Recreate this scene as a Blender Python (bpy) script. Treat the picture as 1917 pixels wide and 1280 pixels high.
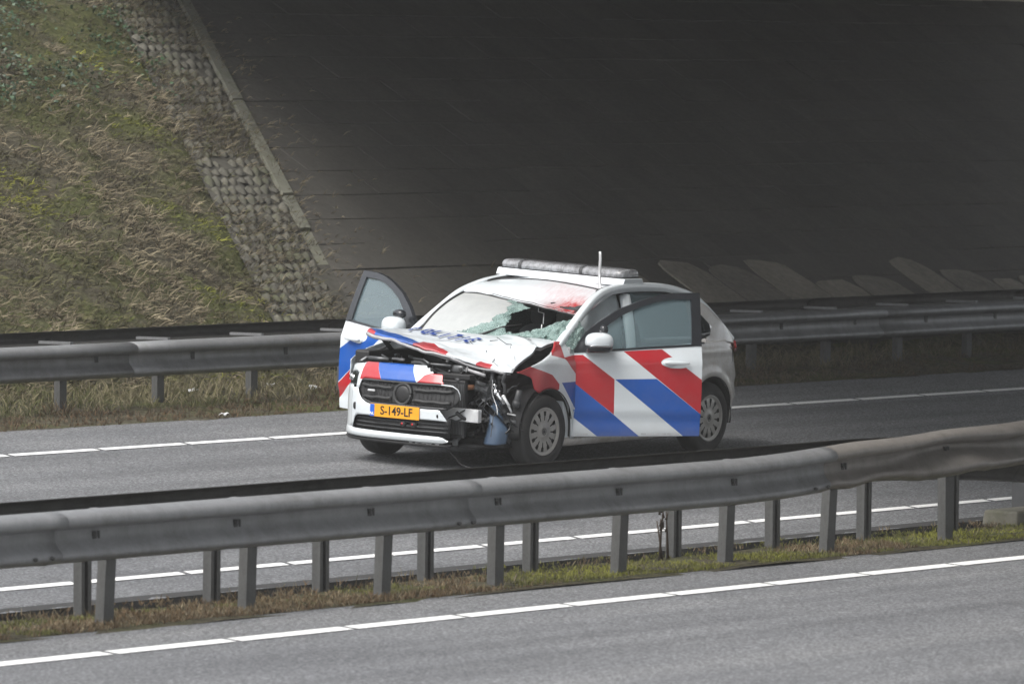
import bpy, bmesh, math, random
from mathutils import Vector, Matrix, noise

random.seed(7)
for o in list(bpy.data.objects): bpy.data.objects.remove(o)
SC = bpy.context.scene
COL = SC.collection
rad = math.radians

# ------------------------------------------------------------------ camera
cam = bpy.data.cameras.new('Camera'); camo = bpy.data.objects.new('Camera', cam); COL.objects.link(camo)
camo.location = (0, 0, 3.255); camo.rotation_euler = (rad(90) - math.atan2(460, 11000), 0, 0)
cam.sensor_width = 36.0; cam.lens = 11000 / 1917 * 36.0
cam.clip_start = 1.0; cam.clip_end = 2000
cam.dof.use_dof = True; cam.dof.focus_distance = 51.5; cam.dof.aperture_fstop = 5.0
SC.camera = camo

# ------------------------------------------------------------------ sky, sun, exposure
SUN_EL, SUN_AZ = rad(57), rad(228)      # azimuth clockwise from +Y
w = bpy.data.worlds.new('World'); SC.world = w; w.use_nodes = True
nt = w.node_tree; nt.nodes.clear()
sky = nt.nodes.new('ShaderNodeTexSky'); sky.sky_type = 'NISHITA'; sky.sun_disc = False
sky.sun_elevation = SUN_EL; sky.sun_rotation = SUN_AZ; sky.air_density = 1.0; sky.dust_density = 3.0
hs = nt.nodes.new('ShaderNodeHueSaturation'); hs.inputs['Saturation'].default_value = 0.22
bg = nt.nodes.new('ShaderNodeBackground'); bg.inputs['Strength'].default_value = 0.12
wo = nt.nodes.new('ShaderNodeOutputWorld')
nt.links.new(sky.outputs[0], hs.inputs['Color']); nt.links.new(hs.outputs[0], bg.inputs['Color']); nt.links.new(bg.outputs[0], wo.inputs[0])
sl = bpy.data.lights.new('Sun', 'SUN'); sl.energy = 1.2; sl.angle = rad(35); sl.color = (1.0, 0.96, 0.9)
so = bpy.data.objects.new('Sun', sl); COL.objects.link(so)
sd = Vector((math.sin(SUN_AZ) * math.cos(SUN_EL), math.cos(SUN_AZ) * math.cos(SUN_EL), math.sin(SUN_EL)))
so.rotation_euler = sd.to_track_quat('Z', 'Y').to_euler(); so.location = (0, -10, 40)
vs = SC.view_settings; vs.view_transform = 'Standard'; vs.look = 'None'; vs.gamma = 1; vs.exposure = 1.17; vs.use_curve_mapping = False

# ------------------------------------------------------------------ helpers
A40 = rad(40)
RV = Vector((math.sin(A40), math.cos(A40), 0)); NV = Vector((-math.cos(A40), math.sin(A40), 0))
def P(r, n, z=0.0): return RV * r + NV * n + Vector((0, 0, z))
BK, NW = 0.045, 33.04
def zroad(n): return BK * (n - NW)                 # banked slip road
K, N0, Z0 = 0.55, 39.6, 0.32
def zslope(n): return Z0 + K * (n - N0)
def strip_r(n): return 45.75 + (n - 40.8) * 0.655     # edge of the bridge on the slope

def lerp(a, b, t): return a + (b - a) * t
def pw(pts):
    def f(x):
        if x <= pts[0][0]: return pts[0][1]
        for (x0, y0), (x1, y1) in zip(pts, pts[1:]):
            if x <= x1: return y0 + (y1 - y0) * (x - x0) / (x1 - x0) if x1 > x0 else y1
        return pts[-1][1]
    return f
def cr(p0, p1, p2, p3, t):
    return 0.5 * ((2 * p1) + (p2 - p0) * t + (2 * p0 - 5 * p1 + 4 * p2 - p3) * t * t + (3 * p1 - p0 - 3 * p2 + p3) * t ** 3)
def spline(pts, t):
    n = len(pts) - 1; f = min(max(t, 0), 1) * n; i = min(int(f), n - 1); u = f - i
    g = lambda k: pts[min(max(k, 0), n)]
    return cr(g(i - 1), g(i), g(i + 1), g(i + 2), u)
def frange(a, b, n): return [a + (b - a) * i / n for i in range(n + 1)]

def tag(o, label=None, cat=None, group=None, kind=None):
    if label: o['label'] = label
    if cat: o['category'] = cat
    if group: o['group'] = group
    if kind: o['kind'] = kind
    return o
def empty(name, loc=(0, 0, 0), parent=None):
    o = bpy.data.objects.new(name, None); COL.objects.link(o); o.location = loc; o.empty_display_size = .2
    if parent: o.parent = parent
    return o
def obj(name, verts, faces, mat, parent=None, smooth=False, uvs=None, thick=0, bevel=0, mats=None, fmat=None, offset=-1, subd=0, cols=None, autos=None):
    me = bpy.data.meshes.new(name); me.from_pydata([tuple(v) for v in verts], [], faces); me.update()
    for m in (mats or [mat]): me.materials.append(m)
    if fmat: me.polygons.foreach_set('material_index', fmat)
    if smooth: me.polygons.foreach_set('use_smooth', [True] * len(me.polygons))
    if uvs:
        ul = me.uv_layers.new(name='UVMap'); d = []
        for l in me.loops: d += uvs[l.vertex_index]
        ul.data.foreach_set('uv', d)
    if cols:
        at = me.color_attributes.new('Col', 'FLOAT_COLOR', 'POINT'); d = []
        for c in cols: d += [c[0], c[1], c[2], 1]
        at.data.foreach_set('color', d)
    o = bpy.data.objects.new(name, me); COL.objects.link(o)
    if parent: o.parent = parent
    if thick:
        m = o.modifiers.new('s', 'SOLIDIFY'); m.thickness = thick; m.offset = offset
    if bevel:
        m = o.modifiers.new('b', 'BEVEL'); m.width = bevel; m.segments = 2; m.limit_method = 'ANGLE'; m.angle_limit = rad(35)
    if subd:
        m = o.modifiers.new('u', 'SUBSURF'); m.levels = subd; m.render_levels = subd
    return o
class MB:
    def __init__(s): s.v = []; s.f = []; s.m = []
    def add(s, V, Fc, mi=0):
        b = len(s.v); s.v += [Vector(x) for x in V]; s.f += [tuple(i + b for i in f) for f in Fc]; s.m += [mi] * len(Fc)
    def box(s, c, size, mi=0, rot=None, taper=1.0):
        x, y, z = (k / 2 for k in size); V = []
        for sz in (-1, 1):
            t = taper if sz > 0 else 1
            for sx, sy in ((-1, -1), (1, -1), (1, 1), (-1, 1)):
                p = Vector((sx * x * t, sy * y * t, sz * z))
                if rot: p = rot @ p
                V.append(p + Vector(c))
        s.add(V, [(3, 2, 1, 0), (4, 5, 6, 7), (0, 1, 5, 4), (1, 2, 6, 5), (2, 3, 7, 6), (3, 0, 4, 7)], mi)
    def tube(s, pts, r, n=8, mi=0, r2=None, flat=1.0):
        pts = [Vector(p) for p in pts]; V = []; Fc = []; m = len(pts)
        for i, p in enumerate(pts):
            d = (pts[min(i + 1, m - 1)] - pts[max(i - 1, 0)]).normalized()
            a = d.cross(Vector((0, 0, 1)));
            if a.length < .05: a = d.cross(Vector((0, 1, 0)))
            a.normalize(); b = d.cross(a); rr = lerp(r, r2 if r2 is not None else r, i / max(m - 1, 1))
            for k in range(n):
                t = 2 * math.pi * k / n; V.append(p + a * math.cos(t) * rr + b * math.sin(t) * rr * flat)
        for i in range(m - 1):
            for k in range(n): Fc.append((i * n + k, i * n + (k + 1) % n, (i + 1) * n + (k + 1) % n, (i + 1) * n + k))
        Fc.append(tuple(range(n - 1, -1, -1))); Fc.append(tuple((m - 1) * n + k for k in range(n)))
        s.add(V, Fc, mi)
    def super(s, c, R, e=(.6, .6), n=20, m=12, mi=0, zlo=-1, zhi=1, rot=None):
        sg = lambda v, p: math.copysign(abs(v) ** p, v); V = []; Fc = []
        for j in range(m + 1):
            ph = math.pi * (-.5 + j / m)
            for i in range(n):
                th = 2 * math.pi * i / n
                p = Vector((R[0] * sg(math.cos(ph), e[0]) * sg(math.cos(th), e[1]), R[1] * sg(math.cos(ph), e[0]) * sg(math.sin(th), e[1]), R[2] * min(max(sg(math.sin(ph), e[0]), zlo), zhi)))
                V.append((rot @ p if rot else p) + Vector(c))
        for j in range(m):
            for i in range(n): Fc.append((j * n + i, j * n + (i + 1) % n, (j + 1) * n + (i + 1) % n, (j + 1) * n + i))
        s.add(V, Fc, mi)
    def build(s, name, mat, parent=None, smooth=False, **k):
        ms = mat if isinstance(mat, list) else [mat]
        return obj(name, s.v, s.f, None, parent, smooth, mats=ms, fmat=s.m, **k)
def grid_faces(nu, nv, keep=None, flip=False):
    Fc = []
    for i in range(nu):
        for j in range(nv):
            if keep and not keep(i, j): continue
            a, b, c, d = i * (nv + 1) + j, (i + 1) * (nv + 1) + j, (i + 1) * (nv + 1) + j + 1, i * (nv + 1) + j + 1
            Fc.append((a, d, c, b) if flip else (a, b, c, d))
    return Fc
def surf(name, fn, us, vs_, mat, parent=None, thick=0, smooth=True, uv=None, flip=False, keep=None, offset=-1, subd=0):
    V = []; U = []
    for u in us:
        for v in vs_:
            V.append(fn(u, v)); U.append(uv(u, v) if uv else (u, v))
    return obj(name, V, grid_faces(len(us) - 1, len(vs_) - 1, keep, flip), mat, parent, smooth, U, thick, offset=offset, subd=subd)
def panel(name, cols, lo, hi, fn, nz, mat, parent, thick=.012, flip=False):
    V = []; U = []
    for a in cols:
        l, h = lo(a), hi(a)
        for j in range(nz + 1):
            z = l + (h - l) * j / nz; V.append(fn(a, z)); U.append((a, z))
    return obj(name, V, grid_faces(len(cols) - 1, nz, None, flip), mat, parent, True, U, thick)
def patch(ctrl, s, t):      # bicubic through a grid of control points
    return spline([spline([Vector(p) for p in row], t) for row in ctrl], s)

# ------------------------------------------------------------------ materials
def newmat(name):
    m = bpy.data.materials.new(name); m.use_nodes = True; n = m.node_tree; b = n.nodes['Principled BSDF']
    return m, n, b
def N(nt, t, **k):
    x = nt.nodes.new('ShaderNode' + t)
    for a, v in k.items():
        if a in x.inputs.keys() if isinstance(a, str) else False: x.inputs[a].default_value = v
        else: setattr(x, a, v)
    return x
def math_(nt, op, a, b=None, c=None, clamp=False):
    x = nt.nodes.new('ShaderNodeMath'); x.operation = op; x.use_clamp = clamp
    for i, v in enumerate((a, b, c)):
        if v is None: continue
        if isinstance(v, (int, float)): x.inputs[i].default_value = v
        else: nt.links.new(v, x.inputs[i])
    return x.outputs[0]
def mixc(nt, f, a, b, mode='MIX'):
    x = nt.nodes.new('ShaderNodeMix'); x.data_type = 'RGBA'; x.blend_type = mode
    for i, v in ((0, f), (6, a), (7, b)):
        if isinstance(v, (int, float)): x.inputs[i].default_value = v
        elif isinstance(v, (tuple, list)): x.inputs[i].default_value = tuple(v) + (1,) if len(v) == 3 else v
        else: nt.links.new(v, x.inputs[i])
    return x.outputs[2]
def noise_(nt, scale, detail=4, rough=.6, vec=None, dist=0):
    x = nt.nodes.new('ShaderNodeTexNoise'); x.inputs['Scale'].default_value = scale; x.inputs['Detail'].default_value = detail
    x.inputs['Roughness'].default_value = rough; x.inputs['Distortion'].default_value = dist
    if vec is not None: nt.links.new(vec, x.inputs['Vector'])
    return x.outputs['Fac']
def ramp(nt, f, stops):
    x = nt.nodes.new('ShaderNodeValToRGB'); e = x.color_ramp.elements
    while len(e) < len(stops): e.new(.5)
    for i, (p, c) in enumerate(stops):
        e[i].position = p; e[i].color = tuple(c) + (1,) if len(c) == 3 else c
    nt.links.new(f, x.inputs[0]); return x.outputs[0]
def coord(nt, kind='Object', scale=None, rot=None):
    t = nt.nodes.new('ShaderNodeTexCoord'); v = t.outputs[kind]
    if scale or rot:
        m = nt.nodes.new('ShaderNodeMapping')
        if scale: m.inputs['Scale'].default_value = scale
        if rot: m.inputs['Rotation'].default_value = rot
        nt.links.new(v, m.inputs[0]); v = m.outputs[0]
    return v
def bump(nt, b, h, strength=.3, dist=.01):
    x = nt.nodes.new('ShaderNodeBump'); x.inputs['Strength'].default_value = strength; x.inputs['Distance'].default_value = dist
    nt.links.new(h, x.inputs['Height']); nt.links.new(x.outputs[0], b.inputs['Normal'])
def simple(name, c, rough=.5, metal=0, var=.12, vs=8, coat=0, spec=.5, bmp=0):
    m, n, b = newmat(name)
    v = noise_(n, vs, 5, .65, coord(n))
    n.links.new(mixc(n, v, tuple(x * (1 - var * 1.6) for x in c), tuple(min(1, x * (1 + var * 1.6)) for x in c)), b.inputs['Base Color'])
    b.inputs['Roughness'].default_value = rough; b.inputs['Metallic'].default_value = metal; b.inputs['Coat Weight'].default_value = coat
    b.inputs['Coat Roughness'].default_value = .08; b.inputs['Specular IOR Level'].default_value = spec
    if bmp: bump(n, b, noise_(n, vs * 6, 3, .6, coord(n)), bmp, .004)
    return m

def asphalt(name, base):
    m, n, b = newmat(name); v = coord(n)
    vor = N(n, 'TexVoronoi'); vor.inputs['Scale'].default_value = 60; n.links.new(v, vor.inputs['Vector'])
    sp = math_(n, 'MULTIPLY_ADD', noise_(n, 45, 3, .75, v), 1.0, 0.0)
    big = noise_(n, .55, 4, .6, v)
    st = noise_(n, 1.2, 4, .6, coord(n, 'Object', (1, 1, 1)))
    f = math_(n, 'ADD', math_(n, 'MULTIPLY', sp, 1.15), math_(n, 'MULTIPLY', vor.outputs['Color'], .35))
    c = ramp(n, f, [(.40, tuple(x * .3 for x in base)), (.72, base), (.98, tuple(x * 2.6 for x in base))])
    c = mixc(n, .55, c, ramp(n, big, [(.3, (.72, .72, .73)), (.7, (1.15, 1.14, 1.12))]), 'MULTIPLY')
    d1 = N(n, 'VectorMath', operation='DOT_PRODUCT'); n.links.new(v, d1.inputs[0]); d1.inputs[1].default_value = RV
    d2 = N(n, 'VectorMath', operation='DOT_PRODUCT'); n.links.new(v, d2.inputs[0]); d2.inputs[1].default_value = NV
    cb = N(n, 'CombineXYZ'); n.links.new(math_(n, 'MULTIPLY', d1.outputs['Value'], .06), cb.inputs[0]); n.links.new(math_(n, 'MULTIPLY', d2.outputs['Value'], 1.3), cb.inputs[1])
    tr_ = noise_(n, 1.0, 4, .6, cb.outputs[0])
    c = mixc(n, 1.0, c, ramp(n, tr_, [(.32, (.72, .72, .72)), (.5, (1, 1, 1)), (.68, (1.2, 1.19, 1.17))]), 'MULTIPLY')
    oil = ramp(n, noise_(n, .9, 5, .7, v, .8), [(.66, (1, 1, 1)), (.74, (.62, .61, .6))])
    c = mixc(n, 1.0, c, oil, 'MULTIPLY')
    n.links.new(c, b.inputs['Base Color'])
    b.inputs['Roughness'].default_value = .72; b.inputs['Specular IOR Level'].default_value = .45
    bump(n, b, f, .55, .012)
    return m
M_ASPH = asphalt('asphalt', (.104, .107, .112))
def paintline():
    m, n, b = newmat('road_paint'); v = coord(n)
    f = noise_(n, 30, 4, .7, v); g = noise_(n, 4, 3, .6, v)
    c = ramp(n, math_(n, 'ADD', math_(n, 'MULTIPLY', f, .6), math_(n, 'MULTIPLY', g, .4)), [(.3, (.42, .42, .41)), (.44, (.78, .78, .77)), (.7, (.84, .84, .83))])
    n.links.new(c, b.inputs['Base Color']); b.inputs['Roughness'].default_value = .6
    return m
M_LINE = paintline()
def galv(name, c=(.34, .35, .36), rough=.48, metal=.55):
    m, n, b = newmat(name); v = coord(n, 'Generated'); w_ = coord(n)
    f = noise_(n, 7, 6, .7, w_); s = noise_(n, 1.4, 3, .6, w_); g = noise_(n, 55, 2, .6, w_)
    stk = noise_(n, 9, 4, .7, coord(n, 'Object', (1, 1, .12)))
    f = math_(n, 'ADD', math_(n, 'MULTIPLY', f, .55), math_(n, 'MULTIPLY', stk, .45))
    k = math_(n, 'ADD', math_(n, 'MULTIPLY', f, .5), math_(n, 'ADD', math_(n, 'MULTIPLY', s, .35), math_(n, 'MULTIPLY', g, .15)))
    col = ramp(n, k, [(.3, (c[0] * .55, c[1] * .53, c[2] * .5)), (.5, c), (.72, (c[0] * 1.35, c[1] * 1.35, c[2] * 1.35))])
    rust = ramp(n, noise_(n, 3.1, 6, .75, w_), [(.62, (0, 0, 0)), (.75, (1, 1, 1))])
    col = mixc(n, math_(n, 'MULTIPLY', rust, .35), col, (.16, .12, .085))
    n.links.new(col, b.inputs['Base Color']); b.inputs['Metallic'].default_value = metal
    n.links.new(ramp(n, f, [(.3, (rough + .15,) * 3), (.7, (rough - .06,) * 3)]), b.inputs['Roughness'])
    bump(n, b, f, .04, .008)
    return m
M_GALV = galv('galvanised_steel', (.20, .204, .208), .45, .3); M_GALVR = galv('scuffed_galvanised_steel', (.185, .172, .158), .45, .3); M_GALVD = galv('dark_galvanised_steel', (.075, .073, .068), .75, .1); M_POST = galv('galvanised_post', (.095, .096, .095), .65, .15)  # the rear beams get a much darker, rougher steel tone
M_BOLT = simple('bolt_steel', (.06, .06, .06), .6, .5)

def vcol(name, rough=.85, spec=.2, trans=True):
    m, n, b = newmat(name); a = N(n, 'VertexColor'); a.layer_name = 'Col'
    n.links.new(a.outputs[0], b.inputs['Base Color']); b.inputs['Roughness'].default_value = rough; b.inputs['Specular IOR Level'].default_value = spec
    return m
M_BLADE = vcol('dry_grass'); M_LEAF = vcol('ivy_leaf', .45, .5)
def soil():
    m, n, b = newmat('embankment_soil'); v = coord(n)
    a = noise_(n, 1.1, 6, .65, v, .6); f = noise_(n, 14, 6, .75, v); mo = noise_(n, .75, 5, .6, coord(n, 'Object', (1, 1, 1.3)), .8)
    c = ramp(n, f, [(.3, (.03, .027, .02)), (.5, (.078, .07, .048)), (.7, (.15, .137, .098))])
    g = ramp(n, f, [(.3, (.03, .034, .014)), (.5, (.075, .08, .032)), (.72, (.14, .145, .06))])
    c = mixc(n, ramp(n, mo, [(.45, (0, 0, 0)), (.6, (1, 1, 1))]), c, g)
    n.links.new(c, b.inputs['Base Color']); b.inputs['Roughness'].default_value = .95; b.inputs['Specular IOR Level'].default_value = .1
    bump(n, b, f, .8, .05)
    return m
M_SOIL = soil()
def concrete(name, c, var=.35, scale=3, moss=0, bmp=.25, rnd=True):
    m, n, b = newmat(name); v = coord(n); geo = N(n, 'NewGeometry')
    wv = geo.outputs['Position']
    f = noise_(n, scale * 6, 6, .7, wv); s = noise_(n, scale * .35, 5, .65, wv, .5)
    col = ramp(n, math_(n, 'ADD', math_(n, 'MULTIPLY', f, .5), math_(n, 'MULTIPLY', s, .5)), [(.3, tuple(x * (1 - var) for x in c)), (.5, c), (.7, tuple(x * (1 + var) for x in c))])
    if rnd:
        oi = N(n, 'ObjectInfo'); r = ramp(n, oi.outputs['Random'], [(0, (.82, .82, .83)), (1, (1.15, 1.14, 1.1))])
        col = mixc(n, 1.0, col, r, 'MULTIPLY')
    if moss:
        mk = ramp(n, noise_(n, scale * .8, 5, .7, wv), [(.5, (0, 0, 0)), (.66, (1, 1, 1))])
        col = mixc(n, math_(n, 'MULTIPLY', mk, moss), col, (.07, .08, .035))
    n.links.new(col, b.inputs['Base Color']); b.inputs['Roughness'].default_value = .9; b.inputs['Specular IOR Level'].default_value = .25
    bump(n, b, f, bmp, .02)
    return m
M_LATT = concrete('lattice_concrete', (.10, .096, .08), .55, 3, .6)
M_KERB = concrete('kerb_concrete', (.16, .16, .13), .3, 3, .45)
M_ABUT = concrete('abutment_concrete', (.42, .37, .3), .2, 1, 0, .15)
M_DECK = concrete('deck_concrete', (.38, .375, .365), .2, .6, 0, .1, False)
M_BLOCK = concrete('block_concrete', (.13, .125, .105), .3, 4, .4)
M_GRAVEL = concrete('median_gravel', (.42, .41, .39), .45, 9, 0, .8, False)
def slabmat():
    m, n, b = newmat('slope_slab'); geo = N(n, 'NewGeometry'); pos = geo.outputs['Position']
    # r, n road coordinates of the point (stains run straight down the slope)
    d1 = N(n, 'VectorMath', operation='DOT_PRODUCT'); n.links.new(pos, d1.inputs[0]); d1.inputs[1].default_value = RV; r_ = d1.outputs['Value']
    d2 = N(n, 'VectorMath', operation='DOT_PRODUCT'); n.links.new(pos, d2.inputs[0]); d2.inputs[1].default_value = NV; n_ = d2.outputs['Value']
    f = noise_(n, 16, 6, .7, pos); s = noise_(n, .5, 5, .65, pos, .6)
    cb = N(n, 'CombineXYZ'); n.links.new(math_(n, 'MULTIPLY', r_, 1.5), cb.inputs[0]); n.links.new(math_(n, 'MULTIPLY', n_, .2), cb.inputs[1])
    run = noise_(n, 1.6, 4, .6, cb.outputs[0])
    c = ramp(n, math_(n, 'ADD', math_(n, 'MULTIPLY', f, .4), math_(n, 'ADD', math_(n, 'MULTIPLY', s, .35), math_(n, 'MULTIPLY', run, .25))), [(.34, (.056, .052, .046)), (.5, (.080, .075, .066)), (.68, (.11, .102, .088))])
    oi = N(n, 'ObjectInfo'); c = mixc(n, 1.0, c, ramp(n, oi.outputs['Random'], [(0, (.93, .93, .93)), (1, (1.06, 1.06, 1.05))]), 'MULTIPLY')
    n.links.new(c, b.inputs['Base Color']); b.inputs['Roughness'].default_value = .85; b.inputs['Specular IOR Level'].default_value = .3
    bump(n, b, f, .3, .02)
    return m
M_SLAB = slabmat()
M_PALE = concrete('worn_slab_concrete', (.19, .174, .15), .45, 2.2, 0, .25)
M_JOINT = simple('joint_soil', (.035, .034, .03), .95, var=.3, vs=14)

# car materials
WHITE = (.69, .74, .77); RED = (.43, .012, .022); BLUE = (.002, .085, .40); DARKW = (.5, .46, .40)
def paint(name, polys=(), dirt=.25, base=WHITE, ell=(), dirtcol=(.33, .28, .22), zfade=None, smear=None):
    m, n, b = newmat(name)
    uvn = N(n, 'UVMap'); sp = N(n, 'SeparateXYZ'); n.links.new(uvn.outputs[0], sp.inputs[0]); U, Vv = sp.outputs[0], sp.outputs[1]
    col = None; ob = coord(n)
    for pts, c in polys:
        ar = sum(pts[i][0] * pts[(i + 1) % len(pts)][1] - pts[(i + 1) % len(pts)][0] * pts[i][1] for i in range(len(pts)))
        if ar < 0: pts = pts[::-1]
        mk = None
        for (x0, y0), (x1, y1) in zip(pts, pts[1:] + pts[:1]):
            # inside when cross((p1-p0),(p-p0))>0
            dx, dy = x1 - x0, y1 - y0
            e = math_(n, 'SUBTRACT', math_(n, 'MULTIPLY_ADD', Vv, dx, -dx * y0), math_(n, 'MULTIPLY_ADD', U, dy, -dy * x0))
            mk = e if mk is None else math_(n, 'MINIMUM', mk, e)
        mk = math_(n, 'GREATER_THAN', mk, 0.0)
        col = mixc(n, mk, col if col is not None else base, c)
    for (cx, cy, rx, ry) in ell:
        e = math_(n, 'ADD', math_(n, 'POWER', math_(n, 'ABSOLUTE', math_(n, 'MULTIPLY_ADD', U, 1 / rx, -cx / rx)), 2.0), math_(n, 'POWER', math_(n, 'ABSOLUTE', math_(n, 'MULTIPLY_ADD', Vv, 1 / ry, -cy / ry)), 2.0))
        col = mixc(n, math_(n, 'LESS_THAN', e, 1.0), col if col is not None else base, base)
    if col is None:
        col = mixc(n, 0.0, base, base)
    f = noise_(n, 5, 6, .7, ob, .4); g = noise_(n, 40, 4, .7, ob)
    dm = ramp(n, math_(n, 'ADD', math_(n, 'MULTIPLY', f, .7), math_(n, 'MULTIPLY', g, .3)), [(.4, (0, 0, 0)), (.75, (1, 1, 1))])
    k = math_(n, 'MULTIPLY', dm, dirt)
    if zfade:
        so_ = N(n, 'SeparateXYZ'); n.links.new(ob, so_.inputs[0])
        zz = math_(n, 'MULTIPLY_ADD', so_.outputs[2], -1 / (zfade[1] - zfade[0]), zfade[1] / (zfade[1] - zfade[0]), clamp=True)
        k = math_(n, 'ADD', k, math_(n, 'MULTIPLY', math_(n, 'MULTIPLY', zz, math_(n, 'MULTIPLY_ADD', f, .8, .25)), zfade[2]), clamp=True)
    col = mixc(n, k, col, dirtcol)
    if smear:                              # red smears: (centre, radius, strength) in object space
        for (cx, cy, cz), rr, stg in smear:
            vm = N(n, 'VectorMath', operation='DISTANCE'); n.links.new(ob, vm.inputs[0]); vm.inputs[1].default_value = (cx, cy, cz)
            dd = math_(n, 'MULTIPLY_ADD', vm.outputs['Value'], -1 / rr, 1.0, clamp=True)
            nn = ramp(n, noise_(n, 18, 6, .75, coord(n, 'Object', (.5, 1.6, 1))), [(.3, (0, 0, 0)), (.75, (1, 1, 1))])
            col = mixc(n, math_(n, 'MULTIPLY', math_(n, 'MULTIPLY', dd, nn), stg, clamp=True), col, (.42, .02, .02))
    n.links.new(col, b.inputs['Base Color'])
    b.inputs['Roughness'].default_value = .38; b.inputs['Coat Weight'].default_value = .8; b.inputs['Coat Roughness'].default_value = .1
    n.links.new(math_(n, 'MULTIPLY_ADD', k, .5, .32, clamp=True), b.inputs['Roughness'])
    return m
M_BLACK = simple('black_plastic', (.018, .018, .019), .5, vs=12, var=.25)
M_DGREY = simple('dark_grey_plastic', (.05, .052, .055), .5, vs=10, var=.3)
M_GRIL = simple('grille_plastic', (.026, .027, .028), .6, vs=12, var=.2)
M_TRIM = simple('gloss_black_trim', (.02, .022, .026), .25, coat=.3)
M_RUB = simple('tyre_rubber', (.022, .022, .022), .8, var=.4, vs=10)
M_HUB = simple('hubcap_silver', (.36, .35, .33), .42, .35, var=.25, vs=6)
M_CHROME = simple('chrome', (.7, .71, .72), .15, 1.0, var=.1)
M_ALU = simple('crash_beam_alu', (.62, .63, .64), .4, .3, var=.3, vs=9)
M_STEEL = simple('engine_metal', (.14, .145, .15), .45, .6, var=.4, vs=9)
M_TANK = simple('washer_tank_plastic', (.085, .13, .20), .4, var=.15)
M_SEAT = simple('seat_fabric', (.045, .047, .05), .9, var=.2)
M_BAG = simple('airbag_fabric', (.5, .55, .57), .85, var=.1, bmp=.1)
M_PLATE = simple('plate_yellow', (.82, .36, .02), .4, var=.06)
M_EU = simple('plate_blue', (.02, .12, .55), .4, var=.06)
M_INK = simple('plate_ink', (.012, .012, .012), .5)
M_TXT = simple('hood_lettering_blue', (.015, .05, .25), .4)
M_REDL = simple('tail_light_red', (.55, .01, .015), .2, coat=.5)
M_AMB = simple('old_bulb_orange', (.45, .2, .1), .4)
M_UNDER = simple('hood_underside', (.33, .33, .34), .5, .1, var=.3)
def glass(name, tint, refl=.9, alpha=.65, rough=.02):
    m, n, b = newmat(name); n.nodes.remove(b); out = n.nodes['Material Output']
    tr = N(n, 'BsdfTransparent'); tr.inputs[0].default_value = tint + (1,)
    gl = N(n, 'BsdfGlossy'); gl.inputs['Roughness'].default_value = rough; gl.inputs['Color'].default_value = (refl, refl, refl, 1)
    fr = N(n, 'Fresnel'); fr.inputs['IOR'].default_value = 1.65
    df = N(n, 'BsdfDiffuse'); df.inputs[0].default_value = (.26, .36, .40, 1)
    mx = N(n, 'MixShader'); mx.inputs[0].default_value = alpha; n.links.new(tr.outputs[0], mx.inputs[1]); n.links.new(df.outputs[0], mx.inputs[2])
    m2 = N(n, 'MixShader'); n.links.new(fr.outputs[0], m2.inputs[0]); n.links.new(mx.outputs[0], m2.inputs[1]); n.links.new(gl.outputs[0], m2.inputs[2])
    n.links.new(m2.outputs[0], out.inputs[0]); return m
M_GLASS = glass('side_glass', (.6, .7, .7), .9, .34)
M_DGLASS = glass('tinted_glass', (.18, .2, .2), .8, .05)
def screen(name, craze):
    m, n, b = newmat(name); n.nodes.remove(b); out = n.nodes['Material Output']; ob = coord(n)
    tr = N(n, 'BsdfTransparent'); tr.inputs[0].default_value = (.75, .82, .8, 1)
    pb = N(n, 'BsdfPrincipled'); pb.inputs['Roughness'].default_value = .25
    vor = N(n, 'TexVoronoi', feature='DISTANCE_TO_EDGE'); vor.inputs['Scale'].default_value = 55; n.links.new(ob, vor.inputs['Vector'])
    ck = ramp(n, vor.outputs['Distance'], [(.0, (1, 1, 1)), (.09, (0, 0, 0))])
    big = noise_(n, 7, 4, .65, ob)
    if craze:
        c = mixc(n, math_(n, 'MULTIPLY', ck, .6), mixc(n, big, (.16, .28, .26), (.42, .56, .53)), (.66, .76, .73)); n.links.new(c, pb.inputs['Base Color'])
        fac = math_(n, 'ADD', math_(n, 'MULTIPLY', ck, .35), math_(n, 'MULTIPLY_ADD', big, .9, .02), clamp=True)
        bump(n, pb, ck, .5, .01)
    else:
        n.links.new(mixc(n, big, (.50, .52, .52), (.58, .585, .58)), pb.inputs['Base Color'])
        fac = math_(n, 'MULTIPLY_ADD', big, .15, .66, clamp=True)
    mx = N(n, 'MixShader'); n.links.new(fac, mx.inputs[0]); n.links.new(tr.outputs[0], mx.inputs[1]); n.links.new(pb.outputs[0], mx.inputs[2])
    n.links.new(mx.outputs[0], out.inputs[0]); return m
M_SCREEN = screen('windscreen_glass', False); M_CRAZE = screen('shattered_glass', True)
def lens():
    m, n, b = newmat('beacon_lens'); b.inputs['Base Color'].default_value = (.62, .63, .64, 1); b.inputs['Roughness'].default_value = .18
    b.inputs['Coat Weight'].default_value = .6; b.inputs['Alpha'].default_value = .8
    f = noise_(n, 14, 5, .7, coord(n)); n.links.new(ramp(n, f, [(.35, (.14, .14, .145)), (.6, (.40, .41, .43))]), b.inputs['Base Color']); return m
M_LENS = lens()

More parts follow.
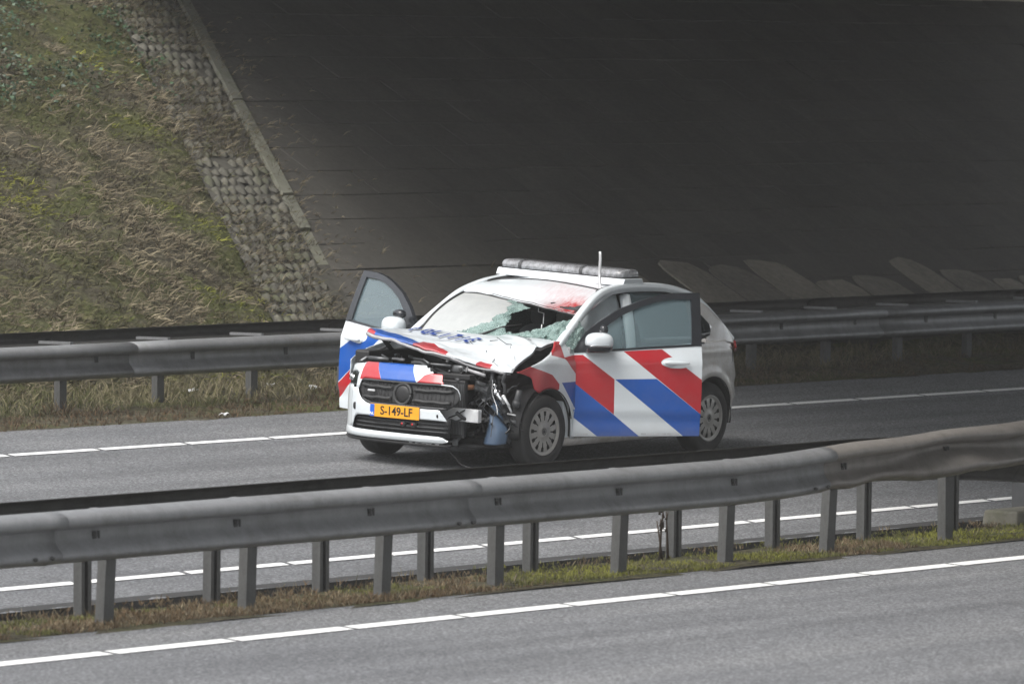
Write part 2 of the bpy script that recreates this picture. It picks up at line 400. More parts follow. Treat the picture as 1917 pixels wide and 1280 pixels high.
# ================================================================== THE GROUND
def sheet(name, rs, ns, zf, mat, kind='structure', amp=0, fr=1.0, rf=None):
    V = []
    for r in rs:
        for n in ns:
            rr = rf(r, n) if rf else r
            p = P(rr, n, zf(n))
            if name == 'embankment' and rr > strip_r(n) - .8 and n > 40.0: p.z -= .2
            if amp: p += Vector((0, 0, amp * noise.noise(p * fr) + .5 * amp * noise.noise(p * fr * 2.7)))
            V.append(p)
    o = obj(name, V, grid_faces(len(rs) - 1, len(ns) - 1, None, True), mat, None, amp > 0); o['kind'] = kind
    return o
sheet('ground', [-230, -100, 0, 100, 230], [-230, -100, 0, 100, 230], lambda n: -.6, M_SOIL)
sheet('road', [-60, 0, 40, 150], [-12, 10, 26.02], lambda n: -.15, M_ASPH)
sheet('slip_road', [-60, 0, 40, 150], [28.02, 33, 37.78], zroad, M_ASPH)
med = sheet('median', frange(-20, 60, 160), frange(25.9, 28.0, 14), lambda n: -.145 if n < 26.95 else lerp(-.145, -.33, min((n - 26.95) / .3, 1)), M_SOIL, amp=.02, fr=3)
sheet('gravel_strip', frange(-20, 60, 200), frange(27.15, 28.05, 5), lambda n: -.275 - (n - 27.2) * .03, M_GRAVEL, amp=.012, fr=9)
# broken asphalt edge that stands a little proud of the dark gap beside the gravel
V = []; FS = []
rs = frange(-20, 60, 500)
for r in rs:
    j = .035 * noise.noise(Vector((r * 4, 0, 0))) + .02 * noise.noise(Vector((r * 13, 3, 0)))
    V += [P(r, 28.03 + j, zroad(28.03)), P(r, 28.03 + j * 1.2, -.34), P(r, 28.2, zroad(28.2) + .002)]
for i in range(len(rs) - 1):
    a = i * 3; FS += [(a, a + 1, a + 4, a + 3), (a, a + 3, a + 5, a + 2)]
o = obj('asphalt_edge', V, FS, simple('edge_asphalt', (.03, .03, .03), .95, var=.4, vs=20)); o['kind'] = 'structure'
sheet('verge', frange(-20, 110, 260), frange(37.7, 39.7, 12), lambda n: lerp(zroad(37.7), Z0 + .05, (n - 37.7) / 2.0) - .01, M_SOIL, amp=.045, fr=2.2)
# embankment: grass covered to the left, under the bridge paved
NTOP = 50.5
ns = frange(39.5, 52, 60)
zs = lambda n: zslope(min(n, NTOP)) - .03
sheet('embankment', [-60, -20, 0, 10, 20] + frange(26, 56, 150) + [62, 80, 110], ns, zs, M_SOIL, amp=.09, fr=1.5)
sheet('embankment_top', [-60, 0, 60, 110], [51.9, 70, 160], lambda n: zs(52) + .02, M_SOIL)

# ------------------------------------------------------------------ painted lines made of short laid pieces
def marking(name, n, wd, zf, r0, r1, ln, gap, off=0):
    root = empty(name); root['kind'] = 'structure'
    me = None; r = r0 + off; i = 0
    while r < r1:
        sk = -.06
        V = []
        for (dr, dn) in ((gap + sk, -wd / 2), (ln + sk, -wd / 2), (ln, wd / 2), (gap, wd / 2)):
            p = P(dr, dn, zf(n + dn) - zf(n) + .004); V.append(p)
        V += [v + Vector((0, 0, .003)) for v in V]
        if me is None:
            o = obj('line_piece', V, [(4, 5, 6, 7), (0, 1, 5, 4), (1, 2, 6, 5), (2, 3, 7, 6), (3, 0, 4, 7)], M_LINE, root); me = o.data
        else:
            o = bpy.data.objects.new('line_piece', me); COL.objects.link(o); o.parent = root
        o.location = P(r, n + random.uniform(-.004, .004), zf(n)); r += ln; i += 1
flat = lambda n: -.15
marking('road_edge_line', 24.93, .185, flat, 20, 40, 1.105, .06, .35)
marking('slip_road_near_line', 28.98, .135, zroad, 24, 46, 1.11, .065, .2)
marking('slip_road_far_line', 36.08, .15, zroad, 30, 60, 1.12, .07, .6)

# ================================================================== GUARD RAILS
PROF = [(.0, .0), (.018, .002), (.07, .012), (.112, .030), (.130, .054), (.130, .076), (.112, .096), (.06, .104), (.015, .110), (0, .122), (.001, .17), (.008, .20), (.036, .235), (.066, .262), (.078, .283), (.068, .302), (.036, .316), (.010, .325), (.004, .33)]
def beam(parent, r0, r1, n, ztop, sgn, step, dent=None, name='beam', seg=4.0, off=0.0):
    # one beam length per 4 m, each lapped a little over the next
    a = r0; k = 0
    while a < r1 - .01:
        b = min(a + seg, r1); V = []; U = []
        lap = .16 if b < r1 else 0; m = max(int((b + lap - a) / step), 2)
        for i in range(m + 1):
            r = lerp(a, b + lap, i / m); ex = .004 if (i >= m - 1 and lap) else 0
            for (d, h) in PROF:
                dz = dn = 0
                if dent: dn, dz = dent(r, h)
                V.append(P(r, n - sgn * (d + ex + dn), ztop - h + dz))
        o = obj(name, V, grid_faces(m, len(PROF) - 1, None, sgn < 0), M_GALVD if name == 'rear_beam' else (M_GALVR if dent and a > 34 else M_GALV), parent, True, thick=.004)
        a = b; k += 1
def post_mesh(h, wd=.094, dp=.075, t=.009):
    # rolled C section
    prof = [(-wd / 2, dp), (-wd / 2, 0), (wd / 2, 0), (wd / 2, dp), (wd / 2 - .03, dp), (wd / 2 - .03, dp - t), (wd / 2 - t, dp - t), (wd / 2 - t, t), (-wd / 2 + t, t), (-wd / 2 + t, dp - t), (-wd / 2 + .03, dp - t), (-wd / 2 + .03, dp)]
    n = len(prof); V = [(x, y, 0) for x, y in prof] + [(x, y, h) for x, y in prof]
    Fc = [(i, (i + 1) % n, n + (i + 1) % n, n + i) for i in range(n)] + [tuple(range(n - 1, -1, -1)), tuple(range(n, 2 * n))]
    me = bpy.data.meshes.new('post'); me.from_pydata(V, [], Fc); me.update(); me.materials.append(M_POST); return me
PM = post_mesh(.80)
ROADROT = Matrix.Rotation(-A40 + rad(90), 4, 'Z')     # local x along the road
def add_post(parent, r, n, zfoot, lean=(0, 0), rot=0, me=PM):
    o = bpy.data.objects.new('post', me); COL.objects.link(o); o.parent = parent
    o.location = P(r, n, zfoot - .12); o.rotation_euler = (lean[0], lean[1], rad(90) - A40 + rot); return o
# --- near rail on the median
def dent(r, h):
    dn = dz = 0
    t = max(0, r - 33.6)
    dz = .034 * t * min(1, t) + .004 * math.sin(t * 5) * min(1, t)
    k = math.exp(-((r - 36.1) / .45) ** 2); dz += .025 * k * math.sin(h * 12)
    dn = .05 * math.exp(-((r - 36.5) / .5) ** 2) * (1 if h > .18 else -.4) + .03 * noise.noise(Vector((r * 2.0, h * 6, 1))) * min(max(t - .6, 0), 1.6)
    if t > 1.2 and h > .24: dz += .035 * math.exp(-((r - 35.6) / .25) ** 2) + .022 * noise.noise(Vector((r * 4, 3, 0)))
    return dn, dz
near = empty("guard_rail")
tag(near, 'double steel guard rail on the grassy median with its beam bent upwards at right', 'guard rail')
beam(near, 14.35, 39.5, 26.20, .615, 1, .12, dent, seg=4.06, off=0)
def dent2(r, h):
    t = max(0, r - 35.6); return -.05 * t, .02 * t - .02 * t * t
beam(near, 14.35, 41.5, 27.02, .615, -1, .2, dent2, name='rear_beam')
fr_posts = [24.6, 25.95, 27.28, 28.64, 30.0, 31.2, 32.56, 33.8, 35.03, 36.55, 37.95]
for i, r in enumerate(fr_posts):
    add_post(near, r, 26.30, -.15, (rad(2.2), rad(random.uniform(-1, 2)) if r < 36 else rad(-3)), 0)
for r in [24.0, 25.3, 26.45, 27.66, 28.9, 30.0, 31.1, 32.25, 33.9, 35.1, 36.25, 37.4]:
    add_post(near, r, 26.93, -.16, (rad(-.5), rad(random.uniform(-.6, .6))), rad(180))
for i, r in enumerate(frange(22.0, 38.0, 12)):
    mb = MB(); mb.box(P(r, 26.36, .578), (.055, .26, .035), rot=Matrix.Rotation(-A40 + rad(90), 3, 'Z'))
    mb.build('spacer_arm', M_GALV, near, bevel=.006)
for i, r in enumerate([27.05 + 1.333 * k for k in range(-2, 8)]):
    dn, dz = dent(r, .165)
    mb = MB(); c = P(r, 26.192 - dn, .45 + dz); rt = Matrix.Rotation(-A40 + rad(90), 3, 'Z')
    mb.box(c, (.034, .012, .05), 0, rt); mb.box(c + RV * .04, (.014, .012, .05), 0, rt)
    mb.super(c, (.014, .02, .014), (1, 1), 8, 6)
    mb.build('bolt', M_BOLT, near)
for rc in (30.62, 34.68, 26.5):
    for s_ in (-.07, .08):
        for h in (.055, .275):
            dn, dz = dent(rc + s_, h)
            mb = MB(); mb.super(P(rc + s_, 26.20 - .095 - dn, .615 - h + dz + (.012 if h < .1 else -.01)), (.017, .017, .014), (1, 1), 8, 6); mb.build('splice_bolt', M_BOLT, near, True)

# --- far rail along the embankment
far = empty('guard_rail'); tag(far, 'double steel guard rail at the foot of the embankment behind the police car', 'guard rail')
ZF = .27
beam(far, 24.3, 80, 38.72, ZF + .645, 1, .8, None, off=0)
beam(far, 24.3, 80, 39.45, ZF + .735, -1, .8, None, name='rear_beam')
for i in range(34):
    r = 29.05 + 1.3333 * i
    add_post(far, r, 38.86, ZF - .08, (rad(1), rad(random.uniform(-1.2, 1.2))))
    mb = MB(); mb.box(P(r + .05, 39.0, ZF + .655), (.04, .42, .025), rot=Matrix.Rotation(-A40 + rad(90), 3, 'Z')); mb.build('spacer_arm', M_GALV, far)
    mb = MB(); c = P(r + .3, 38.715, ZF + .49); mb.box(c, (.05, .012, .07), 0, Matrix.Rotation(-A40 + rad(90), 3, 'Z')); mb.build('bolt', M_BOLT, far)
for rc in (40.3, 44.3, 52.3, 48.3, 56.3):
    for s_ in (-.08, .08):
        mb = MB(); mb.super(P(rc + s_ + .08, 38.72 - .1, ZF + .645 - .06), (.018, .018, .014), (1, 1), 8, 6); mb.build('splice_bolt', M_BOLT, far, True)

# ================================================================== THE BRIDGE
br = empty('bridge'); tag(br, 'concrete road bridge overhead shading the paved slope and the rear of the car', 'bridge')
def prism(name, pts, z0, z1, mat, parent):
    n = len(pts); V = [P(r, q, z0) for r, q in pts] + [P(r, q, z1) for r, q in pts]
    return obj(name, V, [tuple(range(n)), tuple(range(2 * n - 1, n - 1, -1))] + [(i, n + i, n + (i + 1) % n, (i + 1) % n) for i in range(n)], mat, parent, bevel=.02)
WB = 20.5
DE = lambda n: strip_r(n) - 1.3      # the deck overhangs the lattice strip
prism('deck', [(DE(2), 2), (DE(2) + WB, 2), (DE(52) + WB, 52), (DE(52), 52)], 5.2, 6.25, M_DECK, br)
for off in (0.0, WB - .4):
    prism('parapet', [(DE(2) + off, 2), (DE(2) + off + .4, 2), (DE(52) + off + .4, 52), (DE(52) + off, 52)], 6.25, 7.1, M_DECK, br)
prism('abutment_wall', [(strip_r(47.28) + .3, 47.28), (strip_r(47.28) + WB - .3, 47.28), (strip_r(49) + WB - .3, 49), (strip_r(49) + .3, 49)], 4.3, 5.199, M_ABUT, br)

# paved slope under the bridge: one object per slab
pave = empty('slope_paving'); pave['kind'] = 'structure'
SLR = math.atan(K)
E = Matrix.Rotation(-A40 + rad(90), 4, 'Z') @ Matrix.Rotation(SLR, 4, 'X')    # local x along road, y up the slope
rowh = .53; cl = math.cos(SLR)
def clipped(quad, r_edge):   # keep right of the strip edge (in r,n)
    out = []
    for i in range(len(quad)):
        a, b = quad[i], quad[(i + 1) % len(quad)]; da, db = a[0] - r_edge(a[1]), b[0] - r_edge(b[1])
        if da >= 0: out.append(a)
        if da * db < 0:
            t = da / (da - db); out.append((lerp(a[0], b[0], t), lerp(a[1], b[1], t)))
    return out
shared = {}
def slab_obj(parent, poly, name, mat, top, th=.08, tilt=0):
    V = [P(r, n, zslope(n) + top) for r, n in poly]; c = sum(V, Vector()) / len(V)
    nv = Vector((0, 0, 1)) * cl - NV * math.sin(SLR)
    Vt = [v - c for v in V]; k = len(V)
    Vin = [v * .998 for v in Vt]; Vb = [v - nv * th for v in Vt]
    Vm = [v - nv * .004 for v in Vt]
    key = tuple(round(x, 3) for v in Vt for x in v) + (mat.name,)
    if key in shared: me = shared[key]
    else:
        me = bpy.data.meshes.new(name)
        me.from_pydata([tuple(v) for v in Vin + Vm + Vb], [], [tuple(range(k))] + [(i, k + i, k + (i + 1) % k, (i + 1) % k) for i in range(k)] + [(k + i, 2 * k + i, 2 * k + (i + 1) % k, k + (i + 1) % k) for i in range(k)])
        me.update(); me.materials.append(mat); shared[key] = me
    o = bpy.data.objects.new(name, me); COL.objects.link(o); o.parent = parent; o.location = c
    o.rotation_euler = (random.gauss(0, .0018), random.gauss(0, .002), random.gauss(0, .001)); return o
row = 0; n = 40.15
edge = lambda q: strip_r(q) + .30
while n < 47.2:
    n1 = n + rowh * cl; r = 45.0 + (row % 2) * .65
    while r < 69:
        q = clipped([(r + .003, n + .007), (r + 1.297, n + .007), (r + 1.297, n1 - .007), (r + .003, n1 - .007)], edge)
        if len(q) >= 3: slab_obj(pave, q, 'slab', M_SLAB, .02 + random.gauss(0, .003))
        r += 1.3
    n = n1; row += 1
V = [P(edge(40) , 40.0, zslope(40) - .01), P(72, 40.0, zslope(40) - .01), P(72, 47.4, zslope(47.4) - .01), P(edge(47.4), 47.4, zslope(47.4) - .01)]
o = obj('slope_bedding', V, [(0, 1, 2, 3)], M_JOINT, pave)
# pale worn facing stones at the foot of the paving
rs_ = random.Random(11); r = 48.0
while r < 61:
    wd = rs_.uniform(.5, .85); h_ = rs_.uniform(.8, 1.3) * (1 if r < 57 else .62) * (.8 if r < 49.5 else 1); n0_ = 40.24; poly = [(r, n0_), (r + wd - .012, n0_)]
    for q in range(9):
        a_ = math.pi * q / 8; x_ = .5 + .5 * math.copysign(abs(math.cos(a_)) ** .55, math.cos(a_)); poly.append((r + .01 + (wd - .03) * x_ * rs_.uniform(.95, 1) + .02 * rs_.random(), n0_ + h_ * (.66 + .3 * math.sin(a_) ** .8 - .06 * math.cos(a_)) + rs_.uniform(-.03, .03)))
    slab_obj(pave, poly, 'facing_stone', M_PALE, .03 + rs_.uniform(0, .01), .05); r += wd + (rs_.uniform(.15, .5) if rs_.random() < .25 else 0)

prism('slope_toe', [(46.0, 39.95), (72, 39.95), (72, 40.16), (46.0, 40.16)], -.2, zslope(40.16) + .0, M_SLAB, pave)
# kerb stones along the skewed edge of the paving
kerb = empty('slope_kerb'); kerb['kind'] = 'structure'
n = 41.0
while n < 47.1:
    n1 = n + .62; g = .012
    slab_obj(kerb, [(strip_r(n + g) + .12, n + g), (strip_r(n + g) + .29, n + g), (strip_r(n1) + .29, n1), (strip_r(n1) + .12, n1)], 'kerb_stone', M_KERB, min(.075, .012 + .042 * (n - 41.0)) + random.gauss(0, .012), .15)
    n = n1
# cast concrete lattice blocks between grass and paving
latt = empty('lattice_paving'); latt['kind'] = 'structure'
def latt_mesh(seed):
    rnd = random.Random(seed); V = []; nu, nv = 5, 6
    for i in range(nu + 1):
        for j in range(nv + 1):
            u, v = i / nu * 2 - 1, j / nv * 2 - 1
            e = max(abs(u) ** 3, abs(v) ** 3)
            h = .05 * (1 - e) * (1.1 + .5 * v) + rnd.uniform(-.004, .004)
            x = u * .058 * (1 - .28 * (v > .2) * v) + rnd.uniform(-.004, .004); y = v * .085 + .02 * math.sin(u * 2)
            V.append(E.to_3x3() @ Vector((x, y, h - .01)))
    me = bpy.data.meshes.new('lattice_block'); me.from_pydata([tuple(v) for v in V], [], grid_faces(nu, nv)); me.update(); me.materials.append(M_LATT)
    me.polygons.foreach_set('use_smooth', [True] * len(me.polygons)); return me
LM = [latt_mesh(s) for s in range(5)]
cnt = 0
for j in range(37):
    n = 40.35 + j * .178
    for i in range(8):
        r = strip_r(n) - .92 + i * .13 + (j % 2) * .05
        if noise.noise(Vector((r * 1.1, n * 1.1, 5))) > .34 or random.random() < .07: continue
        o = bpy.data.objects.new('lattice_block', random.choice(LM)); COL.objects.link(o); o.parent = latt; cnt += 1
        o.location = P(r + random.gauss(0, .006), n, zslope(n) + .03 + random.gauss(0, .006)); s_ = random.uniform(.85, 1.1); o.scale = (s_, s_, s_ * random.uniform(.55, .95))
        o.rotation_euler = (random.gauss(0, .08), random.gauss(0, .08), random.gauss(0, .1))
V = [P(strip_r(40.2) - 1.0, 40.2, zslope(40.2) + .025), P(strip_r(40.2) + .3, 40.2, zslope(40.2) + .025), P(strip_r(47.2) + .3, 47.2, zslope(47.2) + .025), P(strip_r(47.2) - 1.0, 47.2, zslope(47.2) + .025)]
obj('lattice_bedding', V, [(0, 1, 2, 3)], simple('lattice_soil', (.06, .056, .045), .95, var=.5, vs=9), latt)

# thin winter haze filling the cutting
hv = [(x * 260, y * 260, z) for z in (-1.7, 8.2) for x, y in ((-1, -1), (1, -1), (1, 1), (-1, 1))]
hz = obj('haze', hv, [(3, 2, 1, 0), (4, 5, 6, 7), (0, 1, 5, 4), (1, 2, 6, 5), (2, 3, 7, 6), (3, 0, 4, 7)], None)
hm = bpy.data.materials.new('haze_air'); hm.use_nodes = True; hm.node_tree.nodes.clear()
ho = hm.node_tree.nodes.new('ShaderNodeOutputMaterial'); hp = hm.node_tree.nodes.new('ShaderNodeVolumePrincipled')
hp.inputs['Color'].default_value = (.9, .9, .885, 1); hp.inputs['Density'].default_value = .0006
hm.node_tree.links.new(hp.outputs[0], ho.inputs['Volume']); hz.data.materials.clear(); hz.data.materials.append(hm); hz['kind'] = 'stuff'

# ================================================================== VEGETATION
STRAW = (.34, .29, .19); BROWN = (.13, .108, .075); OLIVE = (.155, .155, .065); GREEN = (.12, .135, .045); MOSS = (.27, .275, .05); RUST = (.16, .105, .06)
def shade(c, a, b):
    k = random.uniform(a, b); return tuple(x * k for x in c)
def mixv(a, b, t): return tuple(lerp(x, y, t) for x, y in zip(a, b))
class Blades:
    def __init__(s): s.v = []; s.f = []; s.c = []
    def add(s, p, d, ln, wd, col, droop=.4, seg=2, tip=None):
        d = d.normalized(); side = d.cross(Vector((random.gauss(0, 1), random.gauss(0, 1), random.gauss(0, .5)))).normalized() * wd / 2
        b = len(s.v); q = p.copy(); dd = d.copy()
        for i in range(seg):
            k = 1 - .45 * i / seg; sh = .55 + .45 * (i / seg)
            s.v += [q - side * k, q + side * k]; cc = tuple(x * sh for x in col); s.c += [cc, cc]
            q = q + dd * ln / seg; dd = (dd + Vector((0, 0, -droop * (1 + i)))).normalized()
        s.v.append(q); s.c.append(tip or col)
        for i in range(seg - 1): a = b + 2 * i; s.f.append((a, a + 1, a + 3, a + 2))
        a = b + 2 * (seg - 1); s.f.append((a, a + 1, a + 2))
    def build(s, name, mat, parent=None): return obj(name, s.v, s.f, mat, parent, cols=s.c)
def nz(r, n, f, k=0): return noise.noise(Vector((r * f, n * f, k)))
# grass, moss and dead stems over the embankment
bl = Blades(); SN = (Vector((0, 0, 1)) * cl - NV * math.sin(SLR)).normalized(); DOWN = (-NV * cl - Vector((0, 0, 1)) * math.sin(SLR))
def slope_pt(r, n):
    p = P(r, n, zs(n)); return p + Vector((0, 0, .09 * noise.noise(p * 1.5) + .045 * noise.noise(p * 4.05)))
tries = 0
while tries < 34000:
    tries += 1
    n = random.uniform(39.7, 48.2); r = random.uniform(36.5, strip_r(n) - .75 + random.gauss(0, .14))
    if r < n - 4.2: continue                     # outside the view to the left
    dens = .55 + .6 * nz(r, n, 1.3, 2)
    if random.random() > dens: continue
    up = (n - 39.6) / 8
    m_ = nz(r, n, .8, 7) + .5 * nz(r, n, 2.6, 9) - .07
    dry = nz(r, n, 1.0, 20) + .3 * nz(r, n, 3, 3)
    if m_ > .12 and random.random() < .8: col = mixv(GREEN, MOSS, min(1, max(0, (m_ - .12) * 2.6 + random.uniform(-.2, .2)))); ln = random.uniform(.03, .09)
    elif dry > 0: col = mixv(STRAW, BROWN, random.random() ** 1.2); ln = random.uniform(.06, .2)
    else: col = mixv(OLIVE, BROWN, random.random()); ln = random.uniform(.05, .15)
    kf = random.uniform(.65, 1.3); col = tuple(x * kf for x in col)
    p = slope_pt(r, n)
    for k in range(random.randint(3, 6)):
        d = SN * .8 + DOWN * random.uniform(.0, .9) + Vector((random.gauss(0, .5), random.gauss(0, .5), random.gauss(0, .25)))
        bl.add(p + RV * random.gauss(0, .03) + NV * random.gauss(0, .03), d, ln * random.uniform(.6, 1.3), random.uniform(.006, .014), shade(col, .8, 1.2), .35)
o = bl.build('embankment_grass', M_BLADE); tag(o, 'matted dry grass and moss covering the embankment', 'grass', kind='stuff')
# weeds pushing through the lattice and the slab joints
bl = Blades()
for k in range(5200):
    n = random.uniform(40.2, 47.1); r = strip_r(n) + random.uniform(-1.05, .25)
    if nz(r, n, 1.1, 5) < random.uniform(-.35, .5): continue
    p = P(r, n, zslope(n) + .02); col = mixv(random.choice([STRAW, BROWN, OLIVE]), BROWN, random.random())
    for q in range(3): bl.add(p, SN + DOWN * random.uniform(0, .8) + Vector((random.gauss(0, .6), random.gauss(0, .6), 0)), random.uniform(.05, .17), .008, tuple(x * .9 for x in col), .3)
for k in range(240):
    n = 40.6 + random.random() ** 1.5 * 6; r = strip_r(n) + .3 + random.expovariate(1 / .35)
    p = P(r, n, zslope(n) + .02)
    for q in range(3): bl.add(p, SN + DOWN * random.uniform(.2, 1.2) + Vector((random.gauss(0, .4), random.gauss(0, .4), 0)), random.uniform(.04, .13), .008, mixv(STRAW, BROWN, random.random()), .4)
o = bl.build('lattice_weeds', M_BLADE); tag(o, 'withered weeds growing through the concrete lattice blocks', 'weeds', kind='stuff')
# verge grass by the far rail
bl = Blades()
for k in range(6500):
    n = random.uniform(37.75, 39.8); r = random.uniform(36, 60)
    t = (n - 37.75) / 2; right = max(0, (r - 46) / 6)
    if random.random() < .45 * right: continue
    p = P(r, n, lerp(zroad(37.7), Z0 + .05, (n - 37.7) / 2.0)); g = nz(r, n, 1.2, 4)
    col = mixv(RUST, BROWN, random.random()) if t < .45 + .2 * g else mixv(STRAW, OLIVE if r > 40.5 else GREEN, random.random())
    col = mixv(col, BROWN, min(.6, right))
    ln = random.uniform(.03, .07) if t < .4 else random.uniform(.05, .2)
    for q in range(4): bl.add(p + RV * random.gauss(0, .03) + NV * random.gauss(0, .02), Vector((random.gauss(0, .5), random.gauss(0, .5), 1)), ln * random.uniform(.6, 1.3), .009, shade(col, .7, 1.2), .35)
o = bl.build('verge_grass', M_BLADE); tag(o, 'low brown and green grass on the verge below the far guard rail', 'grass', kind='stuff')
# median grass
bl = Blades()
for k in range(17000):
    r = random.uniform(24.5, 42); n = 26.0 + abs(random.gauss(0, .62))
    if n > 27.35 or n < 26.02 + .06 * nz(r, 0, 3, 1): continue
    g = nz(r, n, .7, 3) + .4 * nz(r, n, 2.5, 8) + (.22 if r > 32.3 else -.16)
    if nz(r, n, 2.0, 14) < -.35: continue
    if n > 26.9 and random.random() < .5: continue
    p = P(r, n, -.147)
    if g > .08: col = mixv(OLIVE, MOSS, min(1, g * 1.6) * random.uniform(.4, 1)); ln = random.uniform(.015, .04)
    else: col = mixv(RUST, STRAW, random.random() ** 2.2); ln = random.uniform(.018, .055)
    if random.random() < .05: ln *= 1.6; col = mixv(BROWN, STRAW, random.random() * .5)
    for q in range(3): bl.add(p + RV * random.gauss(0, .02) + NV * random.gauss(0, .015), Vector((random.gauss(0, .45), random.gauss(0, .45), 1)), ln * random.uniform(.6, 1.3), .007, shade(col, .7, 1.2), .25)
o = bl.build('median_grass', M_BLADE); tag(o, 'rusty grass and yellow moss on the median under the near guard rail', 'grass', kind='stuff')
# ivy at the top of the embankment
iv = Blades(); V = []; FS = []; CC = []
for cl_ in range(90):
    r0, n0_ = random.uniform(44.2, 48.6), random.uniform(44.9, 47.7)
    if random.random() > .55 + .7 * nz(r0, n0_, .9, 33) + .25 * (r0 < 46.5): continue
    for k in range(random.randint(35, 80)):
        r, n = r0 + random.gauss(0, .16), n0_ + random.gauss(0, .16)
        p = slope_pt(r, n) + SN * random.uniform(.02, .16); s_ = random.uniform(.014, .032)
        a = Vector((random.gauss(0, 1), random.gauss(0, 1), random.gauss(0, .5))).normalized(); nn = (SN + Vector((random.gauss(0, .5), random.gauss(0, .5), random.gauss(0, .5)))).normalized()
        a = (a - nn * a.dot(nn)).normalized(); b_ = nn.cross(a); i0 = len(V)
        V += [p - a * s_, p - a * .3 * s_ + b_ * .85 * s_ - nn * .15 * s_, p + a * .2 * s_ + b_ * .5 * s_, p + a * s_, p + a * .2 * s_ - b_ * .5 * s_, p - a * .3 * s_ - b_ * .85 * s_ - nn * .15 * s_]
        FS += [(i0, i0 + 1, i0 + 2, i0 + 3), (i0, i0 + 3, i0 + 4, i0 + 5)]; c = shade((.03, .062, .026), .5, 1.6); CC += [c] * 6
o = obj('ivy', V, FS, M_LEAF, None, cols=CC); tag(o, 'dark green ivy spreading over the top of the grassy embankment', 'ivy', kind='stuff')
# bare weed beside a median post and scraps of litter
mb = MB(); b0 = P(33.62, 26.8, -.15)
for (dx, h, lx) in ((0, .42, .05), (.1, .36, -.02), (.03, .3, -.06)):
    mb.tube([b0 + RV * dx, b0 + RV * (dx + lx * .4) + Vector((0, 0, h * .5)), b0 + RV * (dx + lx) + Vector((0, 0, h))], .012, 6, 0, .004)
for k in range(9):
    q = b0 + RV * random.uniform(0, .08) + Vector((0, 0, random.uniform(.16, .36))); mb.tube([q, q + RV * random.uniform(-.06, .06) + Vector((0, 0, .06))], .011, 5, 0, .002)
o = mb.build('weed', simple('dead_weed', (.05, .035, .025), .9), None, True); tag(o, 'bare dead weed standing by a post of the near guard rail', 'weed')
M_LIT = simple('litter_white', (.75, .75, .76), .6)
for i, (r, n, s_, lab) in enumerate([(42.0, 39.35, .045, 'crumpled white scrap between the first two posts of the far rail'), (43.55, 39.1, .04, 'white scrap of litter in the brown verge nearest the open car door'), (40.75, 37.75, .03, 'flat white scrap lying at the asphalt edge'), (43.2, 39.4, .035, 'pale torn paper in the dry grass under the far rail')]):
    V = []; z_ = lerp(zroad(37.7), Z0 + .05, (n - 37.7) / 2.0) + .03
    for a in range(4):
        for b_ in range(4): V.append(P(r + (a - 1.5) * s_, n + (b_ - 1.5) * s_ * .6, z_ + random.uniform(-.3, .9) * s_))
    o = obj('litter', V, grid_faces(3, 3), M_LIT, None, False, thick=.004); tag(o, lab, 'litter', 'litter on the verge')
mb = MB(); mb.box(P(30.3, 29.95, zroad(29.95) + .025), (.2, .09, .04), 0, Matrix.Rotation(.3, 3, 'Z'), .7); mb.box(P(30.36, 29.98, zroad(29.98) + .05), (.1, .12, .025), 0, Matrix.Rotation(1.0, 3, 'Z'), .6)
o = mb.build('car_debris', M_BLACK, None, bevel=.006); tag(o, 'small black piece of broken plastic on the slip road under the near rail', 'debris')
# concrete footing and dark post at the right edge of the median
mb = MB(); mb.box(P(38.5, 27.0, -.10), (.6, .35, .13), 0, Matrix.Rotation(-A40 + rad(90), 3, 'Z'), .93)
o = mb.build('concrete_block', M_BLOCK, None, bevel=.02); tag(o, 'low mossy concrete block in the median at the right end of the rail', 'block')
mb = MB(); mb.box(P(39.25, 27.5, .16), (.11, .16, .72), 0, Matrix.Rotation(-A40 + rad(90), 3, 'Z')); mb.box(P(39.25, 27.5, .53), (.2, .22, .03), 0, Matrix.Rotation(-A40 + rad(90), 3, 'Z')); mb.box(P(39.25, 27.5, -.17), (.3, .3, .05), 0, Matrix.Rotation(-A40 + rad(90), 3, 'Z'))
o = mb.build('bollard_post', M_DGREY, None, bevel=.008); tag(o, 'dark square post standing behind the bent end of the near rail', 'post')

# ================================================================== THE POLICE CAR
# car frame: x forward, y to the car's left, z up; wheels stand on the banked slip road
PHI, ROLL = rad(35.1), rad(2.6)
Fv = Vector((-math.sin(PHI), -math.cos(PHI), 0)); Lv = Vector((math.cos(PHI), -math.sin(PHI), 0)); Zv = Vector((0, 0, 1))
Yc = Lv * math.cos(ROLL) - Zv * math.sin(ROLL); Zc = Lv * math.sin(ROLL) + Zv * math.cos(ROLL)
Oc = Vector((.28, 52.96, 0)) + Lv * .79 - Yc * .79
car = empty('police_car')
car.matrix_world = Matrix(((Fv.x, Yc.x, Zc.x, Oc.x), (Fv.y, Yc.y, Zc.y, Oc.y), (Fv.z, Yc.z, Zc.z, Oc.z), (0, 0, 0, 1)))
tag(car, 'wrecked white police car with red and blue stripes, doors open and front smashed', 'car')

